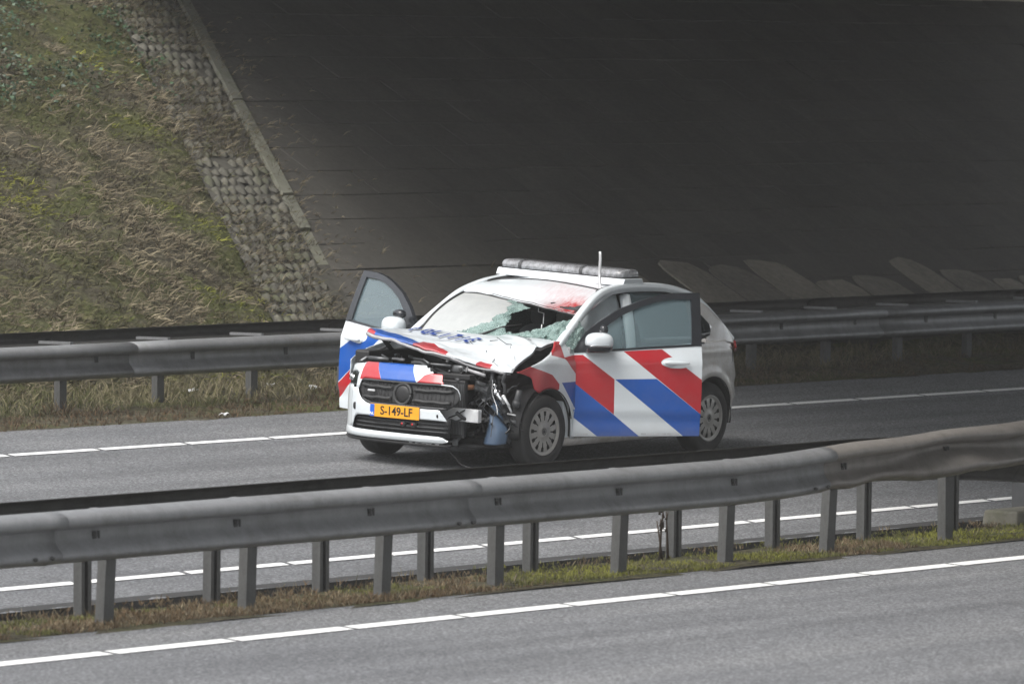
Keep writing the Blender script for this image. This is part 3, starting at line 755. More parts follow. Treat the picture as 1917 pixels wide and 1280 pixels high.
W = pw([(.15, .80), (.2, .845), (.27, .872), (.36, .886), (.5, .895), (.68, .90), (.85, .893), (.95, .882), (1.0, .868), (1.05, .85), (1.2, .795), (1.35, .732), (1.5, .665), (1.58, .62)])
def yplan(x):
    if x > 1.45: t = min((x - 1.45) / .77, 1); return .9 * (1 - t ** 2.2) ** (1 / 3)
    if x < -1.45: t = min((-1.45 - x) / .74, 1); return .9 * (1 - t ** 2.4) ** (1 / 3)
    return .9
def ys(x, z): return W(z) * yplan(x) / .9
def crease(z): return .006 * math.exp(-((z - .5) / .03) ** 2) - .010 * math.exp(-((z - .40) / .05) ** 2) + .007 * math.exp(-((z - .93) / .035) ** 2)
def side(s): return lambda x, z: (x, s * (ys(x, z) + crease(z)), z)
zoff = pw([(.18, .05), (.25, .0), (.36, .005), (.5, .0), (.62, .01), (.74, .04), (.82, .08), (.88, .14), (.95, .25)])
def xf(y): return 1.45 + .77 * (1 - min(abs(y) / .9, 1) ** 3) ** .4545
def front(dx=0): return lambda y, z: (xf(y) - zoff(z) + dx, y, z)

# ---- paints
DOORP = [([(-.03, .98), (.078, .984), (.368, .775), (.374, .464), (-.03, .76)], RED), ([(.449, 1.022), (.801, 1.046), (1.2, .76), (1.2, .455)], RED),
         ([(-.03, .762), (.374, .462), (.64, .255), (.25, .255), (-.03, .46)], BLUE), ([(.374, .775), (.752, .787), (1.2, .455), (1.2, .20), (1.06, .25)], BLUE)]
P_DOORL = paint('striped_door_paint', DOORP, .1, ell=[(.935, .932, .145, .05)], zfade=(.2, .42, .35))
P_DOORR = paint('striped_far_door_paint', [([(.70, 1.075), (.36, 1.07), (.767, .794), (1.2, .49), (1.2, .84), (.997, .918)], BLUE), ([(.767, .794), (.56, .83), (1.2, .35), (1.2, .49)], RED), ([(.36, 1.07), (-.1, 1.2), (-.1, .2), (.5, .88)], WHITE)], .1, ell=[(.9, .955, .16, .055)])
P_FEND = paint('striped_fender_paint', [([(1.75, .97), (1.46, .892), (1.2, .82), (1.095, .735), (1.10, .69), (1.39, .6), (1.75, .6)], RED), ([(1.75, .70), (1.452, .70), (1.39, .655), (1.45, .6), (1.75, .58)], BLUE),
                ([(1.184, .987), (1.12, 1.1), (.99, 1.1), (1.0, .952)], RED), ([(1.012, .961), (.856, .978), (.70, .978), (.70, .695)], RED), ([(1.085, .745), (.70, .752), (.70, .36), (.765, .43)], BLUE)], .22)
P_NOSE = paint('striped_nose_paint', [([(-.52, .9), (-.375, .9), (-.245, .73), (-.52, .72)], RED), ([(-.375, .9), (.02, .9), (.14, .73), (-.247, .735)], BLUE), ([(.02, .9), (.1, .9), (.17, .80), (.14, .74), (.12, .76), (.06, .84)], WHITE), ([(.20, .805), (.26, .825), (.5, .825), (.5, .72), (.135, .73)], RED)], .12)
P_WHITE = paint('white_paint', (), .14)
P_BUMP = paint('white_bumper_paint', (), .18, zfade=(.15, .4, .25))
P_REAR = paint('road_dirty_white_paint', (), .75, base=(.60, .60, .595), dirtcol=(.37, .325, .275), zfade=(.1, 1.1, .55))
P_ROOF = paint('stained_roof_paint', (), .08, smear=[((.40, .50, 1.33), .33, 2.6), ((.2, .35, 1.45), .5, .4), ((.0, .2, 1.5), .5, .3)])
P_HOOD = paint('hood_paint', [([(-.70, 2.2), (-.62, 1.78), (-.36, 1.80), (-.02, 1.90), (.0, 2.2)], BLUE), ([(-.70, 2.2), (-.64, 1.86), (-.50, 1.93), (-.45, 2.2)], RED), ([(-.06, 2.2), (-.05, 1.84), (.04, 1.80), (.27, 1.90), (.3, 2.2)], RED), ([(.46, 2.2), (.52, 1.76), (.62, 1.72), (.70, 2.2)], RED)], .38, dirtcol=(.30, .30, .30))

# ---- wheels
def arc(pts, n): return [spline([Vector(p + (0,)) for p in pts], t) for t in frange(0, 1, n)]
def lathe(mb, prof, c, n=40, mi=0, keep=None):
    V = []; m = len(prof)
    for k in range(n):
        a = 2 * math.pi * k / n
        for (y, r) in prof: V.append(Vector((c[0] + r * math.cos(a), c[1] + y, c[2] + r * math.sin(a))))
    Fc = []
    for k in range(n):
        for j in range(m - 1):
            if keep and not keep(k, j): continue
            Fc.append((k * m + j, k * m + j + 1, ((k + 1) % n) * m + j + 1, ((k + 1) % n) * m + j))
    mb.add(V, Fc, mi)
def wheel(x, s, spin, steer=0):
    wr = empty('wheel', (0, 0, 0), car); yo = .79; R = .325
    rot = Matrix.Translation((x, s * yo, R)) @ Matrix.Rotation(steer, 4, 'Z') @ Matrix.Rotation(spin, 4, 'Y')
    mb = MB(); lathe(mb, [(-.10, .205), (-.105, .25), (-.10, .295), (-.08, .318), (-.05, .325), (.05, .325), (.08, .318), (.10, .295), (.107, .25), (.098, .215), (.085, .205)], (0, 0, 0), 56)
    for g in (-.045, 0, .045): pass
    t = mb.build('tyre', M_RUB, wr, True)
    mb = MB(); nS = 120; prof = [(.088, .0), (.088, .022), (.094, .03), (.092, .052), (.086, .06), (.088, .098), (.089, .14), (.087, .178), (.082, .188), (.098, .2), (.1, .211), (.085, .216)]
    def keep(k, j):
        ph = (k % 10) - 4.5; 
        if j in (5, 6): return abs(ph) > (1.2 if j == 5 else 1.9)
        return True
    lathe(mb, prof, (0, 0, 0), nS, 0, keep)
    lathe(mb, [(.055, .0), (.055, .2), (.0, .205)], (0, 0, 0), 40, 1)
    h = mb.build('hubcap', [M_HUB, M_BLACK], wr, True)
    mb = MB(); lathe(mb, [(.0945, .0), (.0945, .016)], (0, 0, 0), 20)
    lathe(mb, [(.096, .024), (.098, .027), (.096, .030)], (0, 0, 0), 24)
    for k in range(3):
        a = rad(90 + 120 * k); mb.box((.011 * math.cos(a), .0955, .011 * math.sin(a)), (.024, .002, .004), 0, Matrix.Rotation(-a, 3, 'Y'))
    c = mb.build('hub_badge', M_DGREY, h, True)
    fl = Matrix.Rotation(math.pi, 4, 'Z') if s < 0 else Matrix.Identity(4)
    for o in (t, h, c):
        o.data.transform(rot @ fl)
    return wr
wheel(1.27, 1, .2, rad(-3)); wheel(-1.365, 1, .12); wheel(1.365, -1, .4); wheel(-1.365, -1, .3)
# wheel wells
for (x, s, r0) in ((1.24, 1, .375), (-1.365, 1, .385), (1.365, -1, .385), (-1.365, -1, .385)):
    V = []; na = 20
    for i in range(na + 1):
        a = math.pi * i / na * 1.1 - .05 * math.pi
        for y in (.4, .62, .86): V.append((x + (r0 + .008) * math.cos(a), s * y, .325 + (r0 + .008) * math.sin(a)))
    obj('wheel_well', V, grid_faces(na, 2), M_BLACK, car, True, thick=.01)
# arch trims
def arch_trim(x, zc, r, s, a0, a1, mat):
    mb = MB(); pts = []
    for i in range(31):
        a = rad(lerp(a0, a1, i / 30)); px, pz = x + r * math.cos(a), zc + r * math.sin(a); pts.append((px, s * (ys(px, pz) + .004), pz))
    mb.tube(pts, .005, 6); mb.build('arch_trim', mat, car, True)

# ---- left side panels
def arch_lo(cx, r, base, zc=.325):
    def f(x):
        d = abs(x - cx); return max(base, zc + math.sqrt(r * r - d * d)) if d < r else base
    return f
def archcols(a, b, cx, r, n=30):
    c = frange(a, b, n)
    for t in (.5, .75, .9, .97, .995):
        for s_ in (-1, 1):
            x = cx + s_ * r * t
            if a < x < b: c.append(x)
    return sorted(set(round(x, 4) for x in c))
FT = pw([(.70, 1.01), (.85, 1.045), (.95, 1.10), (1.06, 1.105), (1.12, 1.045), (1.2, 1.0), (1.3, .965), (1.5, .90), (1.67, .858)])
tear = pw([(1.25, .2), (1.33, .60), (1.38, .655), (1.455, .70), (1.475, .735), (1.465, .78), (1.50, .81), (1.58, .835), (1.672, .854)])
al = arch_lo(1.24, .375, .24)
def ff(x, z):
    x0, y0, z0 = side(1)(x, z); k = max(0, x - 1.1)
    return (x0, y0 - .02 * math.sin(x * 17 + z * 9) * k - .05 * max(0, z - .93) * 3 - .12 * k * k, z0)
panel('front_fender', archcols(.79, 1.672, 1.24, .375, 46), lambda x: min(max(al(x), tear(x)), FT(x) - .002), FT, ff, 12, P_FEND, car, .006)
arch_trim(1.24, .325, .372, 1, 38, 165, M_BLACK)
al2 = arch_lo(-1.365, .385, .26)
rear_lo = lambda x: al2(x) if x > -1.75 else pw([(-2.15, .36), (-2.0, .31), (-1.75, .27)])(x)
rear_hi = pw([(-2.16, .99), (-1.9, 1.02), (-1.6, 1.03), (-1.05, 1.015)])
def fold(x, z): return side(1)(x, z)
for s in (1, -1):
    c = archcols(-2.165, -1.045, -1.365, .385, 46)
    fnr = (lambda s: (lambda x, z: (x + .12 * max(0, (z - .70) / .3) * max(0, (-x - 1.6) / .5) + .10 * max(0, (.52 - z) / .25) * max(0, (-x - 1.7) / .45), s * (ys(x, z) + crease(z) + .014 * math.exp(-((math.hypot(x + 1.365, z - .325) - .42) / .04) ** 2) - .012 * math.exp(-((z - .62 - .25 * (x + 1.9)) / .05) ** 2) * (1 if x < -1.5 else 0)), z)))(s)
    q = panel('rear_quarter', c, rear_lo, rear_hi, fnr, 22, P_REAR, car, .008, s < 0)
    arch_trim(-1.365, .325, .384, s, -8, 188, M_DGREY)
    # rear door
    rdl = lambda x: max(.265, (.325 + math.sqrt(max(0, .41 ** 2 - (x + 1.365) ** 2))) if abs(x + 1.365) < .41 else .265)
    dr = panel('rear_door', archcols(-1.04, -.21, -1.365, .41, 22), rdl, pw([(-1.05, 1.013), (-.2, 1.0)]), side(s), 14, P_WHITE if s < 0 else paint('striped_rear_door_paint', [([(-.25, 1.0), (-.7, 1.0), (-1.1, .7), (-1.1, .45)], RED), ([(-.22, .76), (-.5, .76), (-1.1, .35), (-1.1, .2), (-.75, .2)], BLUE)], .2), car, .02, s < 0)
    mb = MB(); mb.super((-.87, s * .90, .945), (.115, .02, .018), (.7, .6)); mb.build('handle', P_WHITE, dr, True)
    # sill
    V = []; cs = [(.80, .17), (.845, .18), (.868, .21), (.862, .25), (.80, .27), (.72, .27), (.72, .17)]
    for x in frange(-.98, .96, 12):
        for (y, z) in cs: V.append((x, s * y, z))
    m_ = len(cs); Fc = [(i * m_ + j, i * m_ + (j + 1) % m_, (i + 1) * m_ + (j + 1) % m_, (i + 1) * m_ + j) for i in range(12) for j in range(m_)]
    obj('sill', V, Fc, P_REAR, car, True)
    # roof rail with A and C pillars
    if s > 0: path = [(1.0, .80, 1.05), (.86, .775, 1.13), (.66, .745, 1.25), (.46, .715, 1.365), (.27, .685, 1.45), (.05, .66, 1.505), (-.3, .645, 1.53), (-.8, .64, 1.515), (-1.22, .635, 1.45), (-1.45, .66, 1.36), (-1.66, .725, 1.18), (-1.85, .77, 1.02)]
    else: path = [(1.0, -.80, 1.05), (.84, -.775, 1.155), (.62, -.74, 1.29), (.40, -.71, 1.41), (.2, -.68, 1.475), (0, -.655, 1.515), (-.3, -.645, 1.535), (-.8, -.64, 1.52), (-1.22, -.635, 1.45), (-1.45, -.66, 1.36), (-1.66, -.725, 1.18), (-1.85, -.77, 1.02)]
    pth = [spline([Vector(p) for p in path], t) for t in frange(0, 1, 60)]; V = []
    wdt = pw([(0, .035), (.2, .036), (.4, .04), (.75, .045), (.9, .045), (1, .03)])
    for i, p in enumerate(pth):
        d = (pth[min(i + 1, 60)] - pth[max(i - 1, 0)]).normalized(); a = Vector((0, 1, 0)); a = (a - d * a.dot(d)).normalized(); b_ = d.cross(a) * (1 if d.cross(a).z > 0 or abs(d.x) < .5 else -1); h = wdt(i / 60)
        for t in frange(0, 1, 13)[:-1]:
            q = 2 * math.pi * t; ca, sa = math.cos(q), math.sin(q); sg = lambda v: math.copysign(abs(v) ** .6, v)
            V.append(p + a * sg(ca) * .038 + b_ * sg(sa) * h)
    Fc = [(i * 13 + j, i * 13 + (j + 1) % 13, (i + 1) * 13 + (j + 1) % 13, (i + 1) * 13 + j) for i in range(60) for j in range(13)]
    obj('roof_rail', V, Fc, P_WHITE, car, True)
    mb = MB(); mb.tube([p + Vector((0, -s * .03, .012)) for p in pth[1:27]], .012, 6); mb.tube([p + Vector((0, -s * .05, .022)) for p in pth[25:52]], .012, 6); mb.build('roof_seal', M_BLACK, car, True)
    # C pillar panel, B pillar, side glass
    top = pw([(-1.88, 1.0), (-1.66, 1.18), (-1.45, 1.345), (-1.22, 1.43), (-.8, 1.50), (-.3, 1.515)])
    panel('pillar', frange(-1.86, -1.31, 14), pw([(-2.1, .98), (-1.6, 1.0)]), lambda x: max(top(x), 1.02), (lambda s: lambda x, z: (x, s * (ys(x, z) - .004), z))(s), 8, P_REAR, car, .01, s < 0)
    panel('quarter_window', frange(-1.44, -1.2, 8), pw([(-1.44, 1.15), (-1.38, 1.08), (-1.2, 1.04)]), lambda x: pw([(-1.44, 1.155), (-1.2, 1.38)])(x), (lambda s: lambda x, z: (x, s * (ys(x, z) + .004), z))(s), 6, M_DGLASS, car, .004, s < 0)
    panel('rear_window', frange(-1.2, -.28, 10), lambda x: 1.01, lambda x: top(x) - .03, (lambda s: lambda x, z: (x, s * (ys(x, z) - .014), z))(s), 6, M_GLASS, car, .004, s < 0)
    mb = MB(); mb.tube([(-1.2, s * (ys(-1.2, z) - .01), z) for z in (1.0, 1.2, 1.42)], .02, 8); mb.tube([(x, s * (ys(x, top(x)) - .005), top(x) - .02) for x in frange(-1.6, -.2, 10)], .014, 6); mb.tube([(x, s * (ys(x, 1.01) + .004), 1.015) for x in frange(-1.25, -.2, 6)], .01, 6)
    mb.build('window_trim', M_BLACK, car, True)
    mb = MB(); V = [spline([Vector(p) for p in ((-.20, s * .80, .26), (-.18, s * .82, .6), (-.17, s * .80, 1.0), (-.2, s * .725, 1.3), (-.25, s * .65, 1.46))], t) for t in frange(0, 1, 10)]
    mb.tube(V, .055, 10, flat=.6); mb.build('centre_pillar', P_WHITE, car, True)

# ---- rear end
def xr(y): return -(1.45 + .735 * (1 - min(abs(y) / .9, 1) ** 3) ** (1 / 2.4))
yc = sorted(set([round(.60 * math.sin(rad(a)), 4) for a in range(-90, 91, 6)]))
panel('rear_bumper', yc, lambda y: .30, lambda y: .72, lambda y, z: (xr(y) + .012, y, z), 8, P_REAR, car, .01, True)
panel('tailgate', [.62 * y / .60 for y in yc], lambda y: .725, lambda y: 1.0, lambda y, z: (xr(y * 1.03) + .05, y, z), 6, P_REAR, car, .01, True)
TG = [[(-1.98, y * .66, 1.0 + .0 * y) for y in frange(-1, 1, 6)], [(-1.80, y * .60, 1.2) for y in frange(-1, 1, 6)], [(-1.57 - .03 * (1 - y * y), y * .58, 1.37) for y in frange(-1, 1, 6)]]
surf('rear_screen', lambda s, t: patch(TG, s, t), frange(0, 1, 8), frange(0, 1, 12), M_DGLASS, car, .006)
SPO = [[(-1.46, y * .58, 1.38 + .06 * (1 - y * y)) for y in frange(-1, 1, 6)], [(-1.62, y * .56, 1.34 + .055 * (1 - y * y)) for y in frange(-1, 1, 6)]]
surf('spoiler', lambda s, t: patch(SPO, s, t), frange(0, 1, 4), frange(0, 1, 12), P_WHITE, car, .025)
for s in (1, -1):
    mb = MB(); V = []
    lo_ = pw([(-2.13, .88), (-1.86, .93)]); hi_ = pw([(-2.13, 1.0), (-2.0, 1.02), (-1.86, .985)])
    panel('tail_light', frange(-2.02, -1.86, 8), pw([(-2.02, .90), (-1.86, .95)]), pw([(-2.02, 1.0), (-1.86, .985)]), (lambda s: lambda x, z: (x, s * (ys(x, z) + .012), z))(s), 5, M_REDL, car, .012, s < 0)
# flap on the left rear quarter
fx, fz = -1.66, .885; mb = MB(); pts = []
for i in range(33):
    a = 2 * math.pi * i / 32; sg = lambda v: math.copysign(abs(v) ** .5, v); px, pz = fx + .1 * sg(math.cos(a)), fz + .075 * sg(math.sin(a)); pts.append((px, ys(px, pz) + crease(pz) + .002, pz))
mb.tube(pts, .0035, 5); mb.build('charge_flap', M_DGREY, car)

# ---- roof, caved in at the front left
RX = [.41, .28, .12, -.1, -.4, -.8, -1.15, -1.5]; ROOF = []
zr = [(1.445, 1.305), (1.485, 1.36), (1.512, 1.43), (1.53, 1.495), (1.54, 1.535), (1.53, 1.53), (1.475, 1.475), (1.375, 1.375)]
for i, x in enumerate(RX):
    row = []
    for t in frange(0, 1, 6):
        y = lerp(-.66, .655 if i > 2 else .66, t); hl = [.0, .02, .035, .045, .05, .05, .045, .04][i] * (1 - (2 * t - 1) ** 2)
        z = lerp(zr[i][0], zr[i][1], t ** (1.25 if i < 4 else 1)) + hl
        xx = x + (.06 * t if i == 0 else 0)
        if i in (1, 2): z -= .028 * math.exp(-((t - .72) / .12) ** 2)
        row.append((xx, y, z))
    ROOF.append(row)
def rooff(s, t):
    p = patch(ROOF, s, t); k = max(0, 1 - s * 3.2)
    return p + Vector((0, 0, .013 * k * noise.noise(Vector((p.x * 6, p.y * 6, 2))) + .006 * k * noise.noise(Vector((p.x * 15, p.y * 15, 4)))))
roof = surf('roof', rooff, frange(0, 1, 44), frange(0, 1, 40), P_ROOF, car, .012, flip=True)
mb = MB(); mb.tube([rooff(0, t) + Vector((.004, 0, -.012)) for t in frange(0, 1, 24)], .011, 6); mb.tube([rooff(.012, t) + Vector((0, 0, .003)) for t in frange(.25, .95, 16)], .0035, 5); mb.build('roof_edge_seal', M_BLACK, roof, True)
for pts in ([(.06, .80), (.075, .83), (.10, .86)], [(.07, .9), (.08, .93)], [(.09, .70), (.115, .72)], [(.03, .93), (.06, .945)]):
    mb = MB(); mb.tube([rooff(a, b) + Vector((0, 0, .006)) for a, b in pts], .007, 5, 0, .003); mb.build('torn_scrap', M_BLACK, roof)
# black edge behind the caved part
mb = MB(); mb.tube([rooff(.40, t) + Vector((0, 0, .006)) for t in frange(.02, .98, 24)], .006, 5); mb.build('roof_seam', M_BLACK, roof, True)

# ---- windscreen, smashed on the left
SCR = []
for i, t in enumerate((0, .35, .7, 1)):
    row = []
    for q in frange(0, 1, 6):
        yy = lerp(-.765, .765, q); bow = 1 - (2 * q - 1) ** 2
        pb = Vector((.93 + .14 * bow, yy, 1.075 + .015 * bow)); e = rooff(0, q); pt = Vector((e.x + .0, e.y, e.z - .015))
        p = pb.lerp(pt, t) + Vector((.35, 0, .6)).normalized() * (.045 * math.sin(math.pi * t)) - Vector((0, 0, .05 * math.sin(math.pi * t) * max(0, q - .5)))
        row.append(tuple(p))
    SCR.append(row)
scrf = lambda t, q: patch(SCR, t, q)
US, VS = frange(0, 1, 36), frange(0, 1, 84)
def edge_in(t, q):     # hole boundary: >0 inside the hole
    b = .60 + .03 * math.sin(t * 9) + .035 * noise.noise(Vector((t * 6, 1, 0))) + .02 * noise.noise(Vector((t * 25, 7, 0)))
    if t > .80: b -= (t - .80) * 1.0
    bot = .13 + .06 * noise.noise(Vector((q * 7, 2, 2))) + .04 * noise.noise(Vector((q * 25, 2, 5)))
    return q > b and t > bot
def craze(t, q):
    k = .06 * noise.noise(Vector((t * 5, q * 5, 9)))
    low = t < .33 * max(0, min(1, (q - .28) / .25)) + k
    near_ = q > .49 + k + .18 * max(0, .5 - t)
    topr = t > .90 - max(0, q - .42) * .9 + k * .6 and q > .40
    return low or near_ or topr
ws = surf('windscreen', scrf, US, VS, M_SCREEN, car, .005, keep=lambda i, j: not edge_in(US[i], VS[j]) and not craze(US[i], VS[j]))
surf('shattered_zone', lambda t, q: scrf(t, q) + Vector((.003, 0, .006 + .012 * noise.noise(Vector((t * 14, q * 22, 3))))), US, VS, M_CRAZE, ws, .004, smooth=False, keep=lambda i, j: not edge_in(US[i], VS[j]) and craze(US[i], VS[j]))
SH = [[(1.09, .10, 1.085), (1.06, .30, 1.095), (1.03, .48, 1.11), (.98, .66, 1.115), (.93, .80, 1.08), (.86, .87, 1.02)],
      [(.98, .14, 1.10), (.94, .34, 1.13), (.88, .52, 1.165), (.80, .68, 1.21), (.76, .79, 1.185), (.74, .85, 1.08)],
      [(.93, .16, 1.09), (.88, .36, 1.13), (.80, .54, 1.19), (.69, .68, 1.265), (.64, .765, 1.265), (.60, .83, 1.13)]]
surf('glass_sheet', lambda s, t: patch(SH, s, t) + Vector((0, .012 * noise.noise(Vector((s * 9, t * 14, 2))), .03 * noise.noise(Vector((s * 6, t * 16, 1))) + .015 * noise.noise(Vector((s * 20, t * 40, 8))))), frange(0, 1, 20), frange(0, 1, 50), M_CRAZE, ws, .005, smooth=False,
     keep=lambda i, j: noise.noise(Vector((i * .35, j * .25, 4))) > -.42 or 2 < i < 16)
mb = MB(); mb.tube([scrf(t, 0) + Vector((.004, .012, .005)) for t in frange(0, 1, 20)], .014, 6); mb.tube([scrf(0, q) + Vector((.01, 0, .0)) for q in frange(0, .8, 20)], .012, 6); mb.build('windscreen_seal', M_BLACK, ws, True)
mb = MB(); a = Vector((1.10, .0, 1.10)); mb.tube([a, (1.04, .06, 1.13), (.93, .16, 1.185), (.84, .30, 1.215)], .014, 6, 0, .005); mb.build('wiper', M_BLACK, car, True)

# ---- cabin
mb = MB(); mb.box((0, 0, .22), (3.4, 1.5, .06)); mb.box((-1.68, 0, .45), (.5, 1.1, .4)); mb.build('floor_pan', M_BLACK, car)
mb = MB(); mb.super((.78, 0, .92), (.26, .72, .15), (.5, .4)); mb.box((.98, 0, .72), (.06, 1.45, .65)); mb.super((.62, -.02, .75), (.14, .2, .28), (.5, .5)); mb.build('dashboard', M_DGREY, car, True, subd=0)
mb = MB(); c = Vector((.47, .37, 1.0)); ax = Vector((-.35, 0, 1)).normalized()
pts = []
for i in range(25):
    a = 2 * math.pi * i / 24; e1 = Vector((0, 1, 0)); e2 = Vector((-.42, 0, .9)).normalized(); pts.append(c + e1 * math.cos(a) * .185 + e2 * math.sin(a) * .185)
mb.tube(pts, .017, 8); mb.super(c, (.04, .07, .06), (.7, .7)); mb.tube([c, (.75, .37, .9)], .03, 8); mb.tube([pts[0], c], .014, 6); mb.tube([pts[12], c], .014, 6); mb.build('steering_wheel', M_BLACK, car, True)
for (x, y) in ((-.1, .37), (-.1, -.37)):
    mb = MB(); mb.super((x + .08, y, .47), (.27, .25, .1), (.5, .5)); mb.super((x - .25, y, .78), (.11, .24, .36), (.6, .5), rot=Matrix.Rotation(rad(-16), 3, 'Y')); mb.super((x - .36, y, 1.2), (.05, .13, .09), (.7, .6)); mb.build('seat', M_SEAT, car, True)
mb = MB(); mb.super((-.98, 0, .47), (.27, .68, .1), (.5, .3)); mb.super((-1.26, 0, .8), (.1, .68, .36), (.5, .3), rot=Matrix.Rotation(rad(-18), 3, 'Y'))
for y in (-.42, .42): mb.super((-1.38, y, 1.2), (.05, .12, .08), (.7, .6))
mb.build('rear_bench', M_SEAT, car, True)
AB = [[(.62 - .09 * k, .70 - .0 * k, z) for k in range(0, 1)] for z in ()]
def airb(s, t):
    x = lerp(.55, -.18, t); zt = pw([(-.2, 1.47), (.1, 1.45), (.3, 1.40), (.56, 1.27)])(x); zb = lerp(.98, .86, t) - .0
    z = lerp(zt, zb, s); return Vector((x, .60 + .10 * (1 - (z - .9) / .6) + .05 * math.sin(math.pi * min(s * 1.15, 1)) * (1 + .4 * math.sin(t * 11)) + .012 * noise.noise(Vector((x * 9, z * 9, 0))), z))
surf('side_airbag', airb, frange(0, 1, 16), frange(0, 1, 24), M_BAG, car, .006)
mb = MB(); mb.super((.25, 0, 1.33), (.02, .11, .035), (.6, .5)); mb.tube([(.3, .10, 1.38), (.36, .14, 1.30), (.36, .20, 1.29), (.42, .24, 1.2)], .005, 5, 1); mb.tube([(.5, .28, 1.2), (.51, .28, 1.12)], .006, 5, 1); mb.tube([(.5, .42, 1.18), (.51, .42, 1.13)], .005, 5, 1); mb.build('interior_mirror', [M_BLACK, M_ALU], car, True)
SP = [[(.40, y, 1.40 - .06 * (y + .6)) for y in (-.6, 0, .6)], [(-.3, y, 1.47) for y in (-.6, 0, .6)], [(-1.6, y, 1.36) for y in (-.6, 0, .6)]]
surf('roof_lining', lambda s, t: patch(SP, s, t), frange(0, 1, 10), frange(0, 1, 8), M_SEAT, car, .01)

# ---- doors (built closed, then swung open about the hinge)
HX, HY = .85, .885
def swing(th, s):
    d = Vector((-math.cos(th), s * math.sin(th), 0)); nr_ = Vector((math.sin(th), s * math.cos(th), 0))
    return lambda u, z, o=0: Vector((HX, s * HY, 0)) + d * u + nr_ * ((W(min(max(z, .15), 1.58)) - .885) + crease(z) + o - .02 * max(0, .12 - u)) + Vector((0, 0, z))
def door(th, s, mat):
    g = swing(th, s)
    bot = pw([(0, .262), (1.165, .286)]); belt = pw([(0, 1.0), (.3, 1.018), (1.165, 1.083)])
    top = pw([(0, 1.02), (.05, 1.10), (.11, 1.18), (.25, 1.282), (.43, 1.385), (.63, 1.462), (.8, 1.51), (.96, 1.534), (1.18, 1.54)])
    dr = empty('door', (0, 0, 0), car)
    us = frange(0, 1.165, 26)
    panel('door_skin', us, bot, belt, lambda u, z: g(u, z), 22, mat, dr, .0, s < 0)
    panel('door_card', us, lambda u: bot(u) + .02, belt, lambda u, z: g(u, z, -.09 if .03 < u < 1.13 else -.03), 8, M_DGREY, dr, .0, s > 0)
    mb = MB()
    rim = [g(u, bot(u) + .012, -.03) for u in us] + [g(1.15, z, -.03) for z in frange(bot(1.165), 1.08, 8)]
    mb.tube(rim, .012, 6); mb.tube([g(.012, z, -.03) for z in frange(.27, 1.0, 8)], .024, 6); mb.build('door_edge', P_WHITE, dr, True)
    # window frame: outline strips
    mb = MB()
    def strip(a, b, n=20, o0=-.03, o1=.006):
        A = [a(t) for t in frange(0, 1, n)]; B = [b(t) for t in frange(0, 1, n)]; V = []
        for (u0, z0), (u1, z1) in zip(A, B): V += [g(u0, z0, o1), g(u1, z1, o1), g(u1, z1, o0), g(u0, z0, o0)]
        Fc = [(i * 4 + j, i * 4 + (j + 1) % 4, (i + 1) * 4 + (j + 1) % 4, (i + 1) * 4 + j) for i in range(n) for j in range(4)] + [(3, 2, 1, 0), (n * 4, n * 4 + 1, n * 4 + 2, n * 4 + 3)]
        mb.add(V, Fc)
    strip(lambda t: (lerp(.0, 1.18, t), top(lerp(.0, 1.18, t))), lambda t: (lerp(.075, 1.10, t), max(top(lerp(.0, 1.18, t)) - .055, 1.03)), 30)
    strip(lambda t: (1.18 - .015 * (1 - t), lerp(1.08, 1.54, t)), lambda t: (1.075 + .02 * t, lerp(1.08, 1.50, t)), 8)
    strip(lambda t: (lerp(0, 1.12, t), belt(lerp(0, 1.12, t)) + .001), lambda t: (lerp(0, 1.12, t), belt(lerp(0, 1.12, t)) + .018), 14)
    strip(lambda t: (lerp(.01, .26, t), belt(lerp(.01, .26, t)) + .01), lambda t: (lerp(.04, .26, t), top(lerp(.04, .26, t)) - .02), 8, -.02, .002)
    mb.build('window_frame', M_TRIM, dr)
    us2 = frange(.25, 1.09, 16); V = []; U = []
    panel('window_pane', us2, lambda u: belt(u) + .012, lambda u: top(u) - .03, lambda u, z: g(u, z, -.015), 6, M_GLASS, dr, .0, s < 0)
    for u in ([.07, .125] + [.655 + .06 * q for q in range(6)] if s > 0 else []):
        mb = MB(); mb.add([g(u + a_, .283 + u * .02 + b_, .0035) for a_, b_ in ((-.024, -.007), (.024, -.007), (.024, .007), (-.024, .007))], [(0, 1, 2, 3)]); mb.build('reflector_tab', M_ALU, dr)
    # handle
    mb = MB(); c = g(.93, .932, .03); rt = Matrix.Rotation(math.atan2((g(1, .9) - g(0, .9)).y, (g(1, .9) - g(0, .9)).x), 3, 'Z')
    mb.super(c, (.115, .016, .017), (.7, .55), rot=rt); mb.super(g(.86, .925, .005), (.06, .012, .03), (.9, .9), rot=rt); mb.build('handle', P_WHITE, dr, True)
    # mirror
    mo = .13; c = g(.20, 1.105, mo)
    mb = MB(); mb.super(c, (.125, .09, .085), (.75, .75), 28, 16, 0, -.35, 1, rt); mb.super(c + Vector((0, 0, -.045)), (.12, .085, .05), (.75, .75), 28, 12, 1, -1, .6, rt)
    mb.super(g(.14, 1.03, mo * .45), (.05, .1, .022), (.6, .6), 16, 8, 1, rot=rt)
    mb.super(c + (g(0, 1.0, .088) - g(0, 1.0, 0)) * 1.0 + Vector((0, 0, -.03)), (.105, .012, .007), (.8, .8), 16, 8, 2, rot=rt)
    mb.super(g(.255 if s > 0 else .21, 1.212, mo * .8), (.038, .045, .042) if s > 0 else (.075, .05, .042), (.9, .9), 16, 10, 1, rot=rt); mb.tube([g(.23, 1.16, mo * .8), g(.23, 1.21, mo * .8)], .02, 8, 1)
    mb.build('mirror', [P_WHITE, M_TRIM, M_CHROME], dr, True)
    return dr
door(rad(42), 1, P_DOORL); door(rad(70), -1, P_DOORR)
